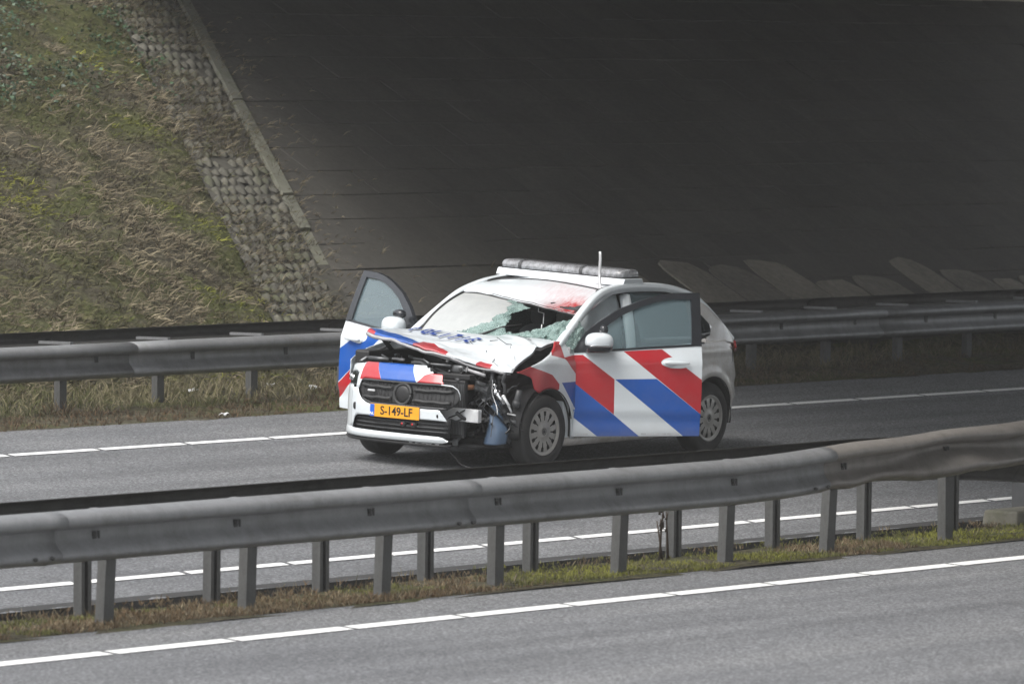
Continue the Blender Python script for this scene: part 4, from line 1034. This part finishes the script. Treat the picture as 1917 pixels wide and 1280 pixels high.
mb = MB(); mb.box((.86, .80, .9), (.05, .1, .2)); mb.box((.9, .84, .97), (.015, .06, .16), 0, Matrix.Rotation(.3, 3, 'Z')); mb.build('hinge_plate', M_UNDER, car, bevel=.006)
mb = MB(); mb.box((.90, .805, .62), (.10, .09, .76)); mb.build('hinge_pillar', P_WHITE, car, bevel=.01)
mb = MB(); mb.box((.90, -.805, .62), (.10, .09, .76)); mb.build('hinge_pillar', P_WHITE, car, bevel=.01)

# ---- right front fender
al3 = arch_lo(1.365, .385, .24)
panel('front_fender', archcols(.79, 1.86, 1.365, .385, 46), lambda x: max(al3(x), pw([(1.7, .24), (1.75, .66), (1.9, .70)])(x)) if x > 1.7 else al3(x), pw([(.79, 1.03), (1.1, 1.03), (1.5, .95), (1.86, .86)]), side(-1), 12, P_DOORR and P_WHITE, car, .006, True)

# ---- front bumper and nose
ycols = lambda a, b, n=40: sorted(set([round(v, 4) for v in frange(a, b, n)] + [round(v, 4) for v in (-.885, -.875, -.86, -.84, -.81, -.78, -.74) if a < v < b]))
gt = pw([(-.62, .645), (-.515, .645), (-.51, .68), (-.495, .712), (-.475, .73), (-.45, .735), (.40, .742), (.52, .745)])
gb = pw([(-.62, .645), (-.515, .645), (-.51, .615), (-.49, .585), (-.45, .552), (-.40, .53), (-.33, .515), (.45, .515)])
nose_hi = pw([(-.62, .80), (-.55, .855), (-.50, .872), (-.2, .880), (.17, .884), (.19, .862), (.215, .868), (.235, .838), (.265, .842), (.28, .822), (.37, .822), (.385, .80), (.37, .785), (.385, .765), (.41, .745)])
bumper = empty('front_bumper', (0, 0, 0), car)
panel('nose_panel', ycols(-.56, .408, 90), gt, lambda y: max(nose_hi(y), gt(y) + .002), front(), 8, P_NOSE, bumper, .008)
mid_hi = lambda y: gb(y) if y < .40 else pw([(.40, .515), (.43, .48), (.47, .425)])(y)
mid_lo = pw([(-.62, .30), (-.585, .30), (-.575, .35), (-.55, .39), (-.51, .412), (-.4, .418), (.30, .425), (.47, .42)])
panel('bumper_cover', ycols(-.62, .47, 80), mid_lo, lambda y: max(mid_hi(y), mid_lo(y) + .001), front(.004), 8, P_BUMP, bumper, .008)
ck_hi = pw([(-.9, .60), (-.86, .63), (-.80, .655), (-.70, .66), (-.62, .662)])
panel('bumper_corner', ycols(-.893, -.62, 30), lambda y: pw([(-.893, .24), (-.62, .30)])(y), ck_hi, front(.002), 12, P_BUMP, bumper, .008)
panel('bumper_lip', ycols(-.86, .487, 60), pw([(-.86, .235), (-.7, .225), (.44, .225), (.487, .24)]), pw([(-.86, .29), (-.62, .30), (-.55, .293), (.40, .285), (.46, .275), (.487, .242)]), lambda y, z: (xf(y) + .018 - .02 * abs(z - .26) / .05, y, z), 5, P_BUMP, bumper, .03)
panel('lower_intake', ycols(-.60, .47, 20), lambda y: .27, lambda y: .44, front(-.05), 2, M_BLACK, bumper, .01)
for z_ in (.32, .355, .39):
    mb = MB(); mb.tube([(xf(y) - .035, y, z_) for y in frange(-.57, .46, 20)], .007, 5); mb.build('intake_slat', M_DGREY, bumper, True)
panel('fog_slit', ycols(-.874, -.845, 4), lambda y: .37, lambda y: .55, front(.006), 4, M_BLACK, bumper, .004)
for (y, z, r) in ((-.545, .485, .026), (.385, .462, .012)):
    mb = MB(); mb.super((xf(y) - zoff(z) + .004, y, z), (.006, r * .8, r * 1.25), (.8, .8)); mb.build('sensor', M_BLACK, bumper, True)
for y in (.02, .13):
    mb = MB(); mb.super((xf(y) - .03, y, .37), (.02, .035, .03), (.8, .8)); mb.super((xf(y) - .012, y, .372), (.008, .011, .011), (1, 1), 10, 8, 1); mb.build('tow_marker', [M_BLACK, M_REDL], bumper, True)
mb = MB(); mb.tube([(xf(y) - .03, y, .205) for y in frange(-.75, .5, 16)], .03, 6, flat=.6); mb.build('splitter', M_BLACK, bumper, True)
mb = MB(); mb.tube([(xf(y) - .02, y, .212 + .008 * noise.noise(Vector((y * 30, 0, 0)))) for y in frange(.1, .40, 16)], .012, 5); mb.build('torn_lip_strip', M_ALU, bumper)
# headlight on the right corner
hl = panel('headlight', ycols(-.87, -.562, 16), pw([(-.87, .66), (-.8, .662), (-.62, .666), (-.562, .67)]), pw([(-.87, .745), (-.75, .765), (-.62, .785), (-.562, .77)]), front(-.006), 6, M_DGLASS, car, .006)
panel('headlight_brow', ycols(-.87, -.562, 12), pw([(-.87, .747), (-.75, .767), (-.62, .787), (-.562, .772)]), pw([(-.87, .80), (-.7, .84), (-.562, .855)]), front(-.002), 4, P_WHITE, hl, .008)
panel('lamp_housing', ycols(-.87, -.57, 10), pw([(-.87, .65), (-.6, .67)]), pw([(-.87, .75), (-.6, .79)]), front(-.06), 3, M_DGREY, hl, .01)
for y in (-.76, -.66):
    mb = MB(); mb.super((xf(y) - .06, y, .715), (.03, .032, .032), (1, 1)); mb.build('lamp', M_CHROME, hl, True)
# grille
gr = panel('grille', ycols(-.515, .56, 50), lambda y: gb(y) + .0 if y < .45 else pw([(.45, .515), (.53, .56), (.56, .62)])(y), lambda y: gt(y) if y < .45 else pw([(.45, .742), (.53, .72), (.56, .64)])(y), lambda y, z: (xf(y * .93) - zoff(z) - .035, y, z), 6, M_BLACK, car, .01)
gx = lambda y, z, d=-.02: Vector((xf(y * .93) - zoff(z) + d, y, z))
mb = MB()
for r_, th in ((.088, .016),):
    mb.tube([gx(r_ * math.cos(a), .625 + r_ * math.sin(a)) for a in frange(0, 2 * math.pi, 32)], th, 6)
mb.super(gx(0, .625, -.03), (.02, .075, .075), (1, 1), 24, 10, 1); mb.build('grille_ring', [M_GRIL, M_BLACK], gr, True)
for (y0, y1, z0, z1) in ((-.47, -.12, .675, .668), (-.45, -.12, .575, .580), (.12, .50, .668, .675), (.12, .49, .578, .575)):
    mb = MB(); mb.tube([gx(lerp(y0, y1, t), lerp(z0, z1, t) + .003 * math.sin(t * 14)) for t in frange(0, 1, 14)], .016, 6); mb.build('grille_bar', M_GRIL, gr, True)
mb = MB(); mb.tube([gx(y, gt(y) - .012, -.012) for y in frange(-.47, .5, 24)], .010, 6); mb.tube([gx(y, gb(y) + .012, -.012) for y in frange(-.45, .46, 24)], .010, 6); mb.build('grille_surround', M_DGREY, gr, True)
mb = MB()
for k in range(24):
    y = lerp(-.46, .5, k / 23)
    if abs(y) > .1: mb.tube([gx(y, .545, -.028), gx(y + .01, .715, -.028)], .004, 4)
mb.build('grille_mesh', M_BLACK, gr)['kind'] = 'stuff'
mb = MB(); mb.box(gx(-.335, .638, .0), (.012, .075, .016)); mb.build('grille_badge', M_ALU, gr, bevel=.002)
mb = MB(); mb.tube([gx(.40, .735, .012), gx(.50, .728, .005), gx(.545, .70, 0), gx(.565, .66, -.01), gx(.57, .61, -.02)], .012, 6, 0, .005, .5); mb.build('torn_bumper_edge', P_WHITE, bumper, True)
# number plate
px, pyc, pz = 2.222, -.05, .47
plate = MB(); plate.box((px + .004, pyc, pz), (.008, .53, .112)); plate = plate.build('number_plate', M_PLATE, car, bevel=.003)
mb = MB(); mb.box((px + .0095, pyc - .24, pz), (.002, .045, .106)); mb.build('country_band', M_EU, plate)
def text(name, body, size, mat, parent, mtx, wscale=1.0, ext=.0012):
    cu = bpy.data.curves.new(name, 'FONT'); cu.body = body; cu.size = size; cu.extrude = ext; cu.align_x = 'CENTER'; cu.align_y = 'CENTER'; cu.resolution_u = 3; cu.offset = size * .012
    to = bpy.data.objects.new(name, cu); COL.objects.link(to); bpy.context.view_layer.update()
    me = bpy.data.meshes.new_from_object(to.evaluated_get(bpy.context.evaluated_depsgraph_get())); bpy.data.objects.remove(to)
    me.transform(Matrix.Diagonal((wscale, 1, 1, 1))); me.transform(mtx); me.materials.clear(); me.materials.append(mat)
    o = bpy.data.objects.new(name, me); COL.objects.link(o); o.parent = parent; return o
FR = Matrix(((0, 0, 1, px + .0095), (1, 0, 0, pyc + .02), (0, 1, 0, pz), (0, 0, 0, 1)))     # text x -> +y, text y -> z, facing +x
text('plate_lettering', 'S-149-LF', .105, M_INK, plate, FR, .93)
FR2 = FR.copy(); FR2[1][3] = pyc - .24; FR2[2][3] = pz - .03; FR2[0][3] = px + .0115
text('country_letters', 'NL', .036, simple('plate_white', (.8, .8, .8), .5), plate, FR2)

# ---- hood, buckled and pushed back
HD = [[(1.00, -.70, 1.085), (1.06, -.35, 1.115), (1.08, 0, 1.115), (1.06, .32, 1.115), (1.02, .60, 1.118), (.98, .80, 1.10)],
      [(1.20, -.72, 1.10), (1.26, -.36, 1.135), (1.28, 0, 1.125), (1.26, .33, 1.105), (1.20, .60, 1.10), (1.12, .80, 1.085)],
      [(1.45, -.70, 1.125), (1.50, -.36, 1.14), (1.50, 0, 1.10), (1.48, .33, 1.05), (1.42, .60, 1.035), (1.30, .79, 1.03)],
      [(1.72, -.66, 1.14), (1.76, -.34, 1.11), (1.74, 0, 1.065), (1.70, .32, 1.00), (1.62, .58, .955), (1.47, .78, .945)],
      [(1.90, -.60, 1.145), (1.95, -.32, 1.10), (1.96, .0, 1.045), (1.90, .32, .975), (1.77, .57, .90), (1.66, .79, .862)],
      [(1.95, -.585, 1.125), (1.98, -.31, 1.08), (1.985, .01, 1.025), (1.92, .33, .955), (1.785, .58, .872), (1.69, .81, .842)]]
def hoodf(s, t, lift=0):
    p = patch(HD, s, t); k = min(1, s * 1.5) * (.4 + .8 * t)
    w_ = .014 * noise.noise(Vector((p.x * 5, p.y * 6, 3))) + .012 * (1 - abs(noise.noise(Vector((p.x * 9, p.y * 8, 8)))) * 2)
    cr_ = .02 * math.exp(-((p.x + .55 * p.y - 1.72) / .035) ** 2) * min(1, max(0, p.y + .1) * 3) + .018 * math.exp(-((p.x - .5 * p.y - .92) / .03) ** 2) * min(1, max(0, p.y) * 3)
    w_ *= 1 - .9 * math.exp(-((p.x - 1.5) / .22) ** 2 - ((p.y + .08) / .38) ** 2)
    return p + Vector((0, 0, w_ * k + cr_ + lift))
def hooduv(s, t):
    p = patch(HD, s, t); return (p.y, p.x)
hood = surf('hood', hoodf, frange(0, 1, 54), frange(0, 1, 54), P_HOOD, car, .008, uv=hooduv, flip=False)
surf('hood_inner', lambda s, t: hoodf(s, t) + Vector((-.02, 0, -.022 - .02 * math.sin(math.pi * t))), frange(.06, .97, 24), frange(.03, .97, 24), M_UNDER, hood, .012)
mb = MB(); mb.tube([hoodf(1, t) + Vector((-.004, 0, -.018 - .008 * math.sin(t * 20))) for t in frange(.0, .93, 40)], .019, 8, 0, .008); mb.build('hood_lip', M_UNDER, hood, True)
mb = MB(); q0 = Vector((1.55, .60, 1.0)); mb.tube([(1.68, .80, .85), (1.60, .78, .905), (1.50, .68, .99)], .005, 5); mb.build('torn_strip', M_ALU, hood)
for pts in ([(.2, .60), (.32, .72), (.36, .78), (.42, .80)], [(.30, .60), (.27, .64)], [(.4, .52), (.42, .55)], [(.5, .68), (.53, .70)], [(.62, .80), (.7, .82), (.78, .88)], [(.12, .70), (.16, .8), (.2, .84)]):
    mb = MB(); mb.tube([hoodf(a, b) + Vector((0, 0, .006)) for a, b in pts], .004, 5, 0, .002); mb.build('scratch', M_DGREY, hood)
# lettering laid over the hood, letter by letter
GL = {'P': [(0, 0, .3, 1), (.3, .8, .8, 1), (.3, .38, .8, .56), (.62, .5, .9, .86)], 'O': [(0, .12, .28, .88), (.62, .12, .9, .88), (.15, 0, .75, .2), (.15, .8, .75, 1)], 'L': [(0, 0, .3, 1), (.3, 0, .85, .2)], 'I': [(.33, 0, .57, 1)], 'T': [(.3, 0, .6, .8), (0, .8, .9, 1)], 'E': [(0, 0, .3, 1), (.3, 0, .85, .2), (.3, .41, .75, .59), (.3, .8, .85, 1)]}
def hood_at(x, y):
    best = None
    for s_ in frange(.2, .95, 30):
        for t_ in frange(.1, .9, 32):
            p = patch(HD, s_, t_); d = (p.x - x) ** 2 + (p.y - y) ** 2
            if best is None or d < best[0]: best = (d, s_, t_)
    return best[1:]
lw = [('P', -.36, 1.53, -.3), ('O', -.245, 1.54, -.2), ('L', -.135, 1.51, -.1), ('I', -.045, 1.52, 0), ('T', .045, 1.51, .2), ('I', .125, 1.50, .4), ('E', .205, 1.47, .6)]
for ch, y, x, an in lw:
    s_, t_ = hood_at(x, y); mb = MB()
    for (x0, y0, x1, y1) in GL[ch]:
        V = []; n_ = 4
        for i in range(n_ + 1):
            for j in range(n_ + 1):
                a = (lerp(x0, x1, i / n_) - .45) * .058; b_ = (lerp(y0, y1, j / n_) - .5) * .15
                dy = a * math.cos(an * .8) + b_ * math.sin(an * .8) * .7; dx = -(b_ * math.cos(an * .8) - a * math.sin(an * .8) * .7)
                tt = t_ + dy / 1.35; ss = s_ + dx / .95; V.append(hoodf(ss, tt, .016))
        mb.add(V, grid_faces(n_, n_))
    mb.build('hood_letter', M_TXT, hood)

# ---- exposed engine bay and smashed left front corner
mb = MB(); mb.box((1.55, -.06, .52), (.62, .95, .44)); mb.box((1.45, .0, .78), (.5, .7, .14)); mb.build('engine', M_BLACK, car, bevel=.03)
mb = MB(); mb.box((1.96, .02, .52), (.05, 1.0, .50)); mb.box((1.93, .0, .80), (.09, 1.12, .05)); mb.build('radiator', M_BLACK, car, bevel=.01)
mb = MB(); mb.box((1.35, .60, .62), (.62, .12, .36)); mb.box((1.2, .45, .95), (.4, .5, .05)); mb.box((1.55, .66, .80), (.30, .09, .05), 0, Matrix.Rotation(.25, 3, 'Z')); mb.build('inner_wing', M_BLACK, car, bevel=.02)
mb = MB(); mb.box((1.38, -.72, .66), (.9, .16, .58)); mb.build('inner_wing', M_BLACK, car, bevel=.02)
mb = MB(); mb.box((1.985, .38, .475), (.05, .62, .112)); mb.box((2.011, .66, .475), (.004, .05, .09)); mb.build('crash_beam', M_ALU, car, bevel=.008)
mb = MB(); mb.tube([(2.018, .38, .44), (2.02, .47, .475), (2.02, .55, .52)], .006, 6); mb.build('loose_wire', M_BLACK, car)
TK = [[(1.76, .58, .23), (1.74, .60, .36), (1.70, .60, .48), (1.70, .58, .60)], [(1.82, .64, .22), (1.80, .66, .36), (1.76, .64, .50), (1.72, .62, .60)], [(1.80, .74, .22), (1.78, .745, .34), (1.72, .70, .46), (1.70, .64, .60)], [(1.70, .78, .23), (1.68, .78, .34), (1.66, .72, .46), (1.68, .65, .60)]]
surf('washer_tank', lambda s, t: patch(TK, s, t), frange(0, 1, 14), frange(0, 1, 16), M_TANK, car, .02)
mb = MB()
for k, (dy, dz) in enumerate(((0, 0), (.03, -.02), (.06, .03), (-.03, -.05))):
    pts = [(1.80, .60 + dy, .60 + dz), (1.76, .66 + dy, .52 + dz), (1.68, .74 + dy, .40 + dz), (1.56, .80 + dy, .30 + dz)]
    mb.tube([spline([Vector(p) for p in pts], t) for t in frange(0, 1, 12)], .024, 6, 0, .016, .35)
mb.build('torn_liner', M_TRIM, car, True)
LN = [[(1.72, .56, .66), (1.68, .66, .60), (1.60, .74, .56)], [(1.66, .68, .46), (1.62, .76, .42), (1.54, .82, .40)], [(1.62, .72, .26), (1.56, .80, .24), (1.48, .84, .24)]]
surf('liner_panel', lambda s, t: patch(LN, s, t) + Vector((0, 0, .01 * math.sin(s * 20))), frange(0, 1, 12), frange(0, 1, 10), M_BLACK, car, .008)
for (c, d, r_, ln, mt) in [((1.72, .60, .69), (.2, -.5, -.45), .020, .11, M_CHROME), ((1.70, .70, .62), (-.1, .6, -.7), .034, .13, M_CHROME), ((1.70, .66, .66), (0, .7, .5), .014, .09, M_CHROME), ((1.66, .78, .53), (0, .5, -.8), .012, .07, M_ALU), ((1.66, .80, .485), (.1, .9, -.05), .008, .09, M_ALU), ((1.62, .83, .64), (0, .2, 1), .035, .12, M_DGREY), ((1.70, .60, .76), (0, .1, 1), .026, .16, M_STEEL), ((1.75, .50, .70), (0, 0, 1), .013, .10, M_STEEL), ((1.72, .78, .60), (0, .5, -.6), .016, .1, M_ALU), ((1.80, .42, .70), (0, 1, .1), .03, .12, M_AMB)]:
    d = Vector(d).normalized(); c = Vector(c); mb = MB(); mb.tube([c - d * ln / 2, c - d * ln * .2, c, c + d * ln / 2], r_, 10, 0, r_ * .75); mb.super(c - d * ln / 2, (r_ * 1.2,) * 3, (1, 1), 10, 8); mb.build('broken_lamp_part', mt, car, True)
rng = random.Random(5)
for k in range(46):        # hoses, brackets and broken plastic in the open corner
    c = Vector((rng.uniform(1.45, 1.95), rng.uniform(.22, .78), rng.uniform(.28, .84)))
    if c.x > 1.75 and c.y > .66: continue
    mb = MB(); mt = rng.choice([M_BLACK, M_BLACK, M_DGREY, M_DGREY, M_STEEL, M_BLACK])
    if rng.random() < .55:
        pts = [c]; d = Vector((rng.gauss(0, 1), rng.gauss(0, 1), rng.gauss(0, 1))).normalized()
        for q in range(3): d = (d + Vector((rng.gauss(0, .5), rng.gauss(0, .5), rng.gauss(0, .5)))).normalized(); pts.append(pts[-1] + d * rng.uniform(.04, .09))
        mb.tube([spline(pts, t) for t in frange(0, 1, 9)], rng.uniform(.006, .018), 6); mb.build('hose', mt, car, True)
    else:
        rt = Matrix.Rotation(rng.uniform(0, 3), 3, Vector((rng.gauss(0, 1), rng.gauss(0, 1), rng.gauss(0, 1))).normalized())
        mb.box(c, (rng.uniform(.03, .12), rng.uniform(.02, .08), rng.uniform(.008, .04)), 0, rt, rng.uniform(.5, 1)); mb.box(c + rt @ Vector((.03, .01, .02)), (.03, .03, .03), 0, rt); mb.build('bracket', mt, car, bevel=.003)
for k in range(22):        # crumpled plastic and sheet metal in the smashed corner
    c = Vector((rng.uniform(1.55, 1.92), rng.uniform(.40, .80), rng.uniform(.30, .82)))
    if c.x > 1.75 and c.y > .62: c.x -= .2
    rt = Matrix.Rotation(rng.uniform(0, 3), 3, Vector((rng.gauss(0, 1), rng.gauss(0, 1), rng.gauss(0, 1))).normalized()); a_, b_ = rng.uniform(.04, .10), rng.uniform(.03, .07); V = []
    for i in range(6):
        for j in range(5):
            u, v = i / 5 - .5, j / 4 - .5; V.append(c + rt @ Vector((u * 2 * a_ + rng.uniform(-.006, .006), v * 2 * b_ + rng.uniform(-.006, .006), .03 * noise.noise(Vector((u * 3 + k, v * 3, k * 1.7))) + .02 * u * u)))
    obj('torn_sheet', V, grid_faces(5, 4), rng.choice([M_BLACK, M_BLACK, M_DGREY, M_TRIM, M_STEEL]), car, False, thick=.003)
for k in range(16):        # dangling wires
    c = Vector((rng.uniform(1.6, 1.95), rng.uniform(.36, .8), rng.uniform(.55, .85))); pts = [c]
    for q in range(3): pts.append(pts[-1] + Vector((rng.gauss(0, .03), rng.gauss(0, .05), rng.uniform(-.12, -.03))))
    mb = MB(); mb.tube([spline(pts, t) for t in frange(0, 1, 10)], rng.uniform(.0025, .005), 5); mb.build('loose_wire', rng.choice([M_BLACK, M_DGREY, M_ALU]), car)
V = []
for k in range(60):
    y = lerp(-.48, .50, k / 59); V += [(1.99, y - .004, .30), (1.99, y + .004, .30), (1.99, y + .004 + .01 * max(0, y), .74), (1.99, y - .004 + .01 * max(0, y), .74)]
obj('radiator_fins', V, [(4 * i, 4 * i + 1, 4 * i + 2, 4 * i + 3) for i in range(60)], M_STEEL, car, thick=.004)
for k in range(26):        # under the gaping hood
    c = Vector((rng.uniform(1.5, 1.98), rng.uniform(-.5, .45), rng.uniform(.84, .90)))
    mb = MB(); mt = rng.choice([M_BLACK, M_DGREY, M_DGREY, M_STEEL, M_UNDER])
    pts = [c]; d = Vector((rng.gauss(0, .5), rng.gauss(0, 1), rng.gauss(0, .25))).normalized()
    for q in range(3): d = (d + Vector((rng.gauss(0, .4), rng.gauss(0, .4), rng.gauss(0, .2)))).normalized(); pts.append(pts[-1] + d * rng.uniform(.05, .1)); pts[-1].z = min(pts[-1].z, .92)
    mb.tube([spline(pts, t) for t in frange(0, 1, 9)], rng.uniform(.008, .02), 6); mb.build('hose', mt, car, True)
mb = MB(); mb.box((1.90, .10, .885), (.05, .42, .022)); mb.super((1.86, .36, .86), (.04, .07, .04), (.7, .7)); mb.tube([(1.9, .40, .82), (1.92, .46, .86), (1.93, .50, .84), (1.92, .49, .89)], .009, 6); mb.build('lock_carrier', M_STEEL, car, True)
mb = MB(); mb.tube([(1.92, -.66, .86), (1.70, -.68, .93), (1.45, -.70, .98)], .02, 6, flat=.5); mb.box((1.86, -.5, .89), (.06, .22, .03)); mb.build('wing_gutter', M_STEEL, car, True)
mb = MB(); mb.tube([(1.55, -.60, .95), (1.72, -.58, 1.06), (1.80, -.55, 1.11)], .03, 6, flat=.5); mb.tube([(1.78, -.48, 1.08), (1.80, -.44, 1.04), (1.82, -.44, 1.09)], .012, 6, 1); mb.build('hood_hinge', [M_BLACK, M_CHROME], car, True)
mb = MB(); mb.tube([(1.95, .50, .40), (1.96, .50, .34), (1.95, .47, .28), (1.96, .42, .22)], .012, 6); mb.tube([(1.97, .40, .235), (1.96, .36, .225), (1.93, .20, .22)], .01, 6); mb.super((1.96, .42, .225), (.012, .03, .03), (.6, .6)); mb.build('dangling_bracket', M_STEEL, car, True)
mb = MB(); pts = [(1.97, .30, .2), (1.96, .42, .10), (1.95, .48, .04), (1.94, .60, .012)]; mb.tube([spline([Vector(p) for p in pts], t) for t in frange(0, 1, 12)], .006, 6); mb.build('trailing_cable', M_BLACK, car, True)
mb = MB(); mb.box((.9, 0, .19), (1.9, 1.1, .03)); mb.tube([(1.27, -.7, .3), (1.27, .7, .3)], .04, 8); mb.tube([(-1.365, -.7, .3), (-1.365, .7, .3)], .04, 8); mb.build('underbody', M_BLACK, car, True)

# ---- beacon bar on the roof
LBX, LBZ = -.36, 1.56
lb = empty('light_bar', (0, 0, 0), car); LR = Matrix.Rotation(rad(-1.0), 3, 'X')
def lbp(x, y, z): return LR @ Vector((x, y, z)) + Vector((LBX, -.03, LBZ))
def bar(mb, prof, ysl, mi=0):
    V = []; m_ = len(prof)
    for (y, k, cz) in ysl:
        for (x, z) in prof: V.append(lbp(x * k, y, cz + (z - cz) * k))
    Fc = [(i * m_ + j, i * m_ + (j + 1) % m_, (i + 1) * m_ + (j + 1) % m_, (i + 1) * m_ + j) for i in range(len(ysl) - 1) for j in range(m_)]
    Fc += [tuple(range(m_ - 1, -1, -1)), tuple((len(ysl) - 1) * m_ + j for j in range(m_))]; mb.add(V, Fc, mi)
bp = [(.17, 0), (.155, .035), (.14, .062), (-.14, .062), (-.17, 0)]
mb = MB(); bar(mb, bp, [(-.70, 1, 0), (-.69, 1, 0), (.69, 1, 0), (.70, 1, 0)])
o = mb.build('beacon_base', P_ROOF, lb, bevel=.006)
lp = [(.145, .070), (.15, .09), (.145, .115), (.12, .135), (.08, .143), (-.08, .143), (-.13, .13), (-.15, .1), (-.145, .07)]
mb = MB(); bar(mb, lp, [(-.672, .72, .1), (-.66, .9, .1), (-.635, .99, .1), (-.6, 1, .1), (.6, 1, .1), (.635, .99, .1), (.66, .9, .1), (.672, .72, .1)]); mb.build('beacon_lens', M_LENS, lb, True)
mb = MB(); bar(mb, [(x * 1.0, z * .98 + .001) for x, z in bp[2:4]] + [(-.14, .071), (.14, .071)], [(-.66, 1, 0), (.66, 1, 0)]); mb.build('beacon_gasket', M_BLACK, lb)
for y in (-.47, .20):
    mb = MB(); bar(mb, [(x * 1.02, .1 + (z - .1) * 1.06) for x, z in lp], [(y, 1, .1), (y + .035, 1, .1)]); mb.build('beacon_band', M_DGREY, lb, True)
for (y0, y1) in ((-.35, -.28), (-.24, -.08), (-.02, .12), (-.62, -.5), (.30, .6)):
    mb = MB(); bar(mb, [(.135, .078), (.138, .1), (.125, .118), (.10, .118), (.10, .078)], [(y0, 1, .1), (y1, 1, .1)]); mb.build('beacon_lamp', M_ALU if y1 < .2 else M_UNDER, lb)
mb = MB(); V = []
for t in frange(0, 1, 10):
    p = spline([Vector(p) for p in ((.05, .60, 1.49), (.02, .555, 1.57), (-.01, .53, 1.67), (0, .54, 1.77), (.0, .535, 1.855))], t); V += [p + Vector((0, -.012, 0)), p + Vector((0, .012, 0))]
o = obj('bent_trim_strip', V, [(2 * i, 2 * i + 1, 2 * i + 3, 2 * i + 2) for i in range(10)], M_ALU, lb, True, thick=.012)
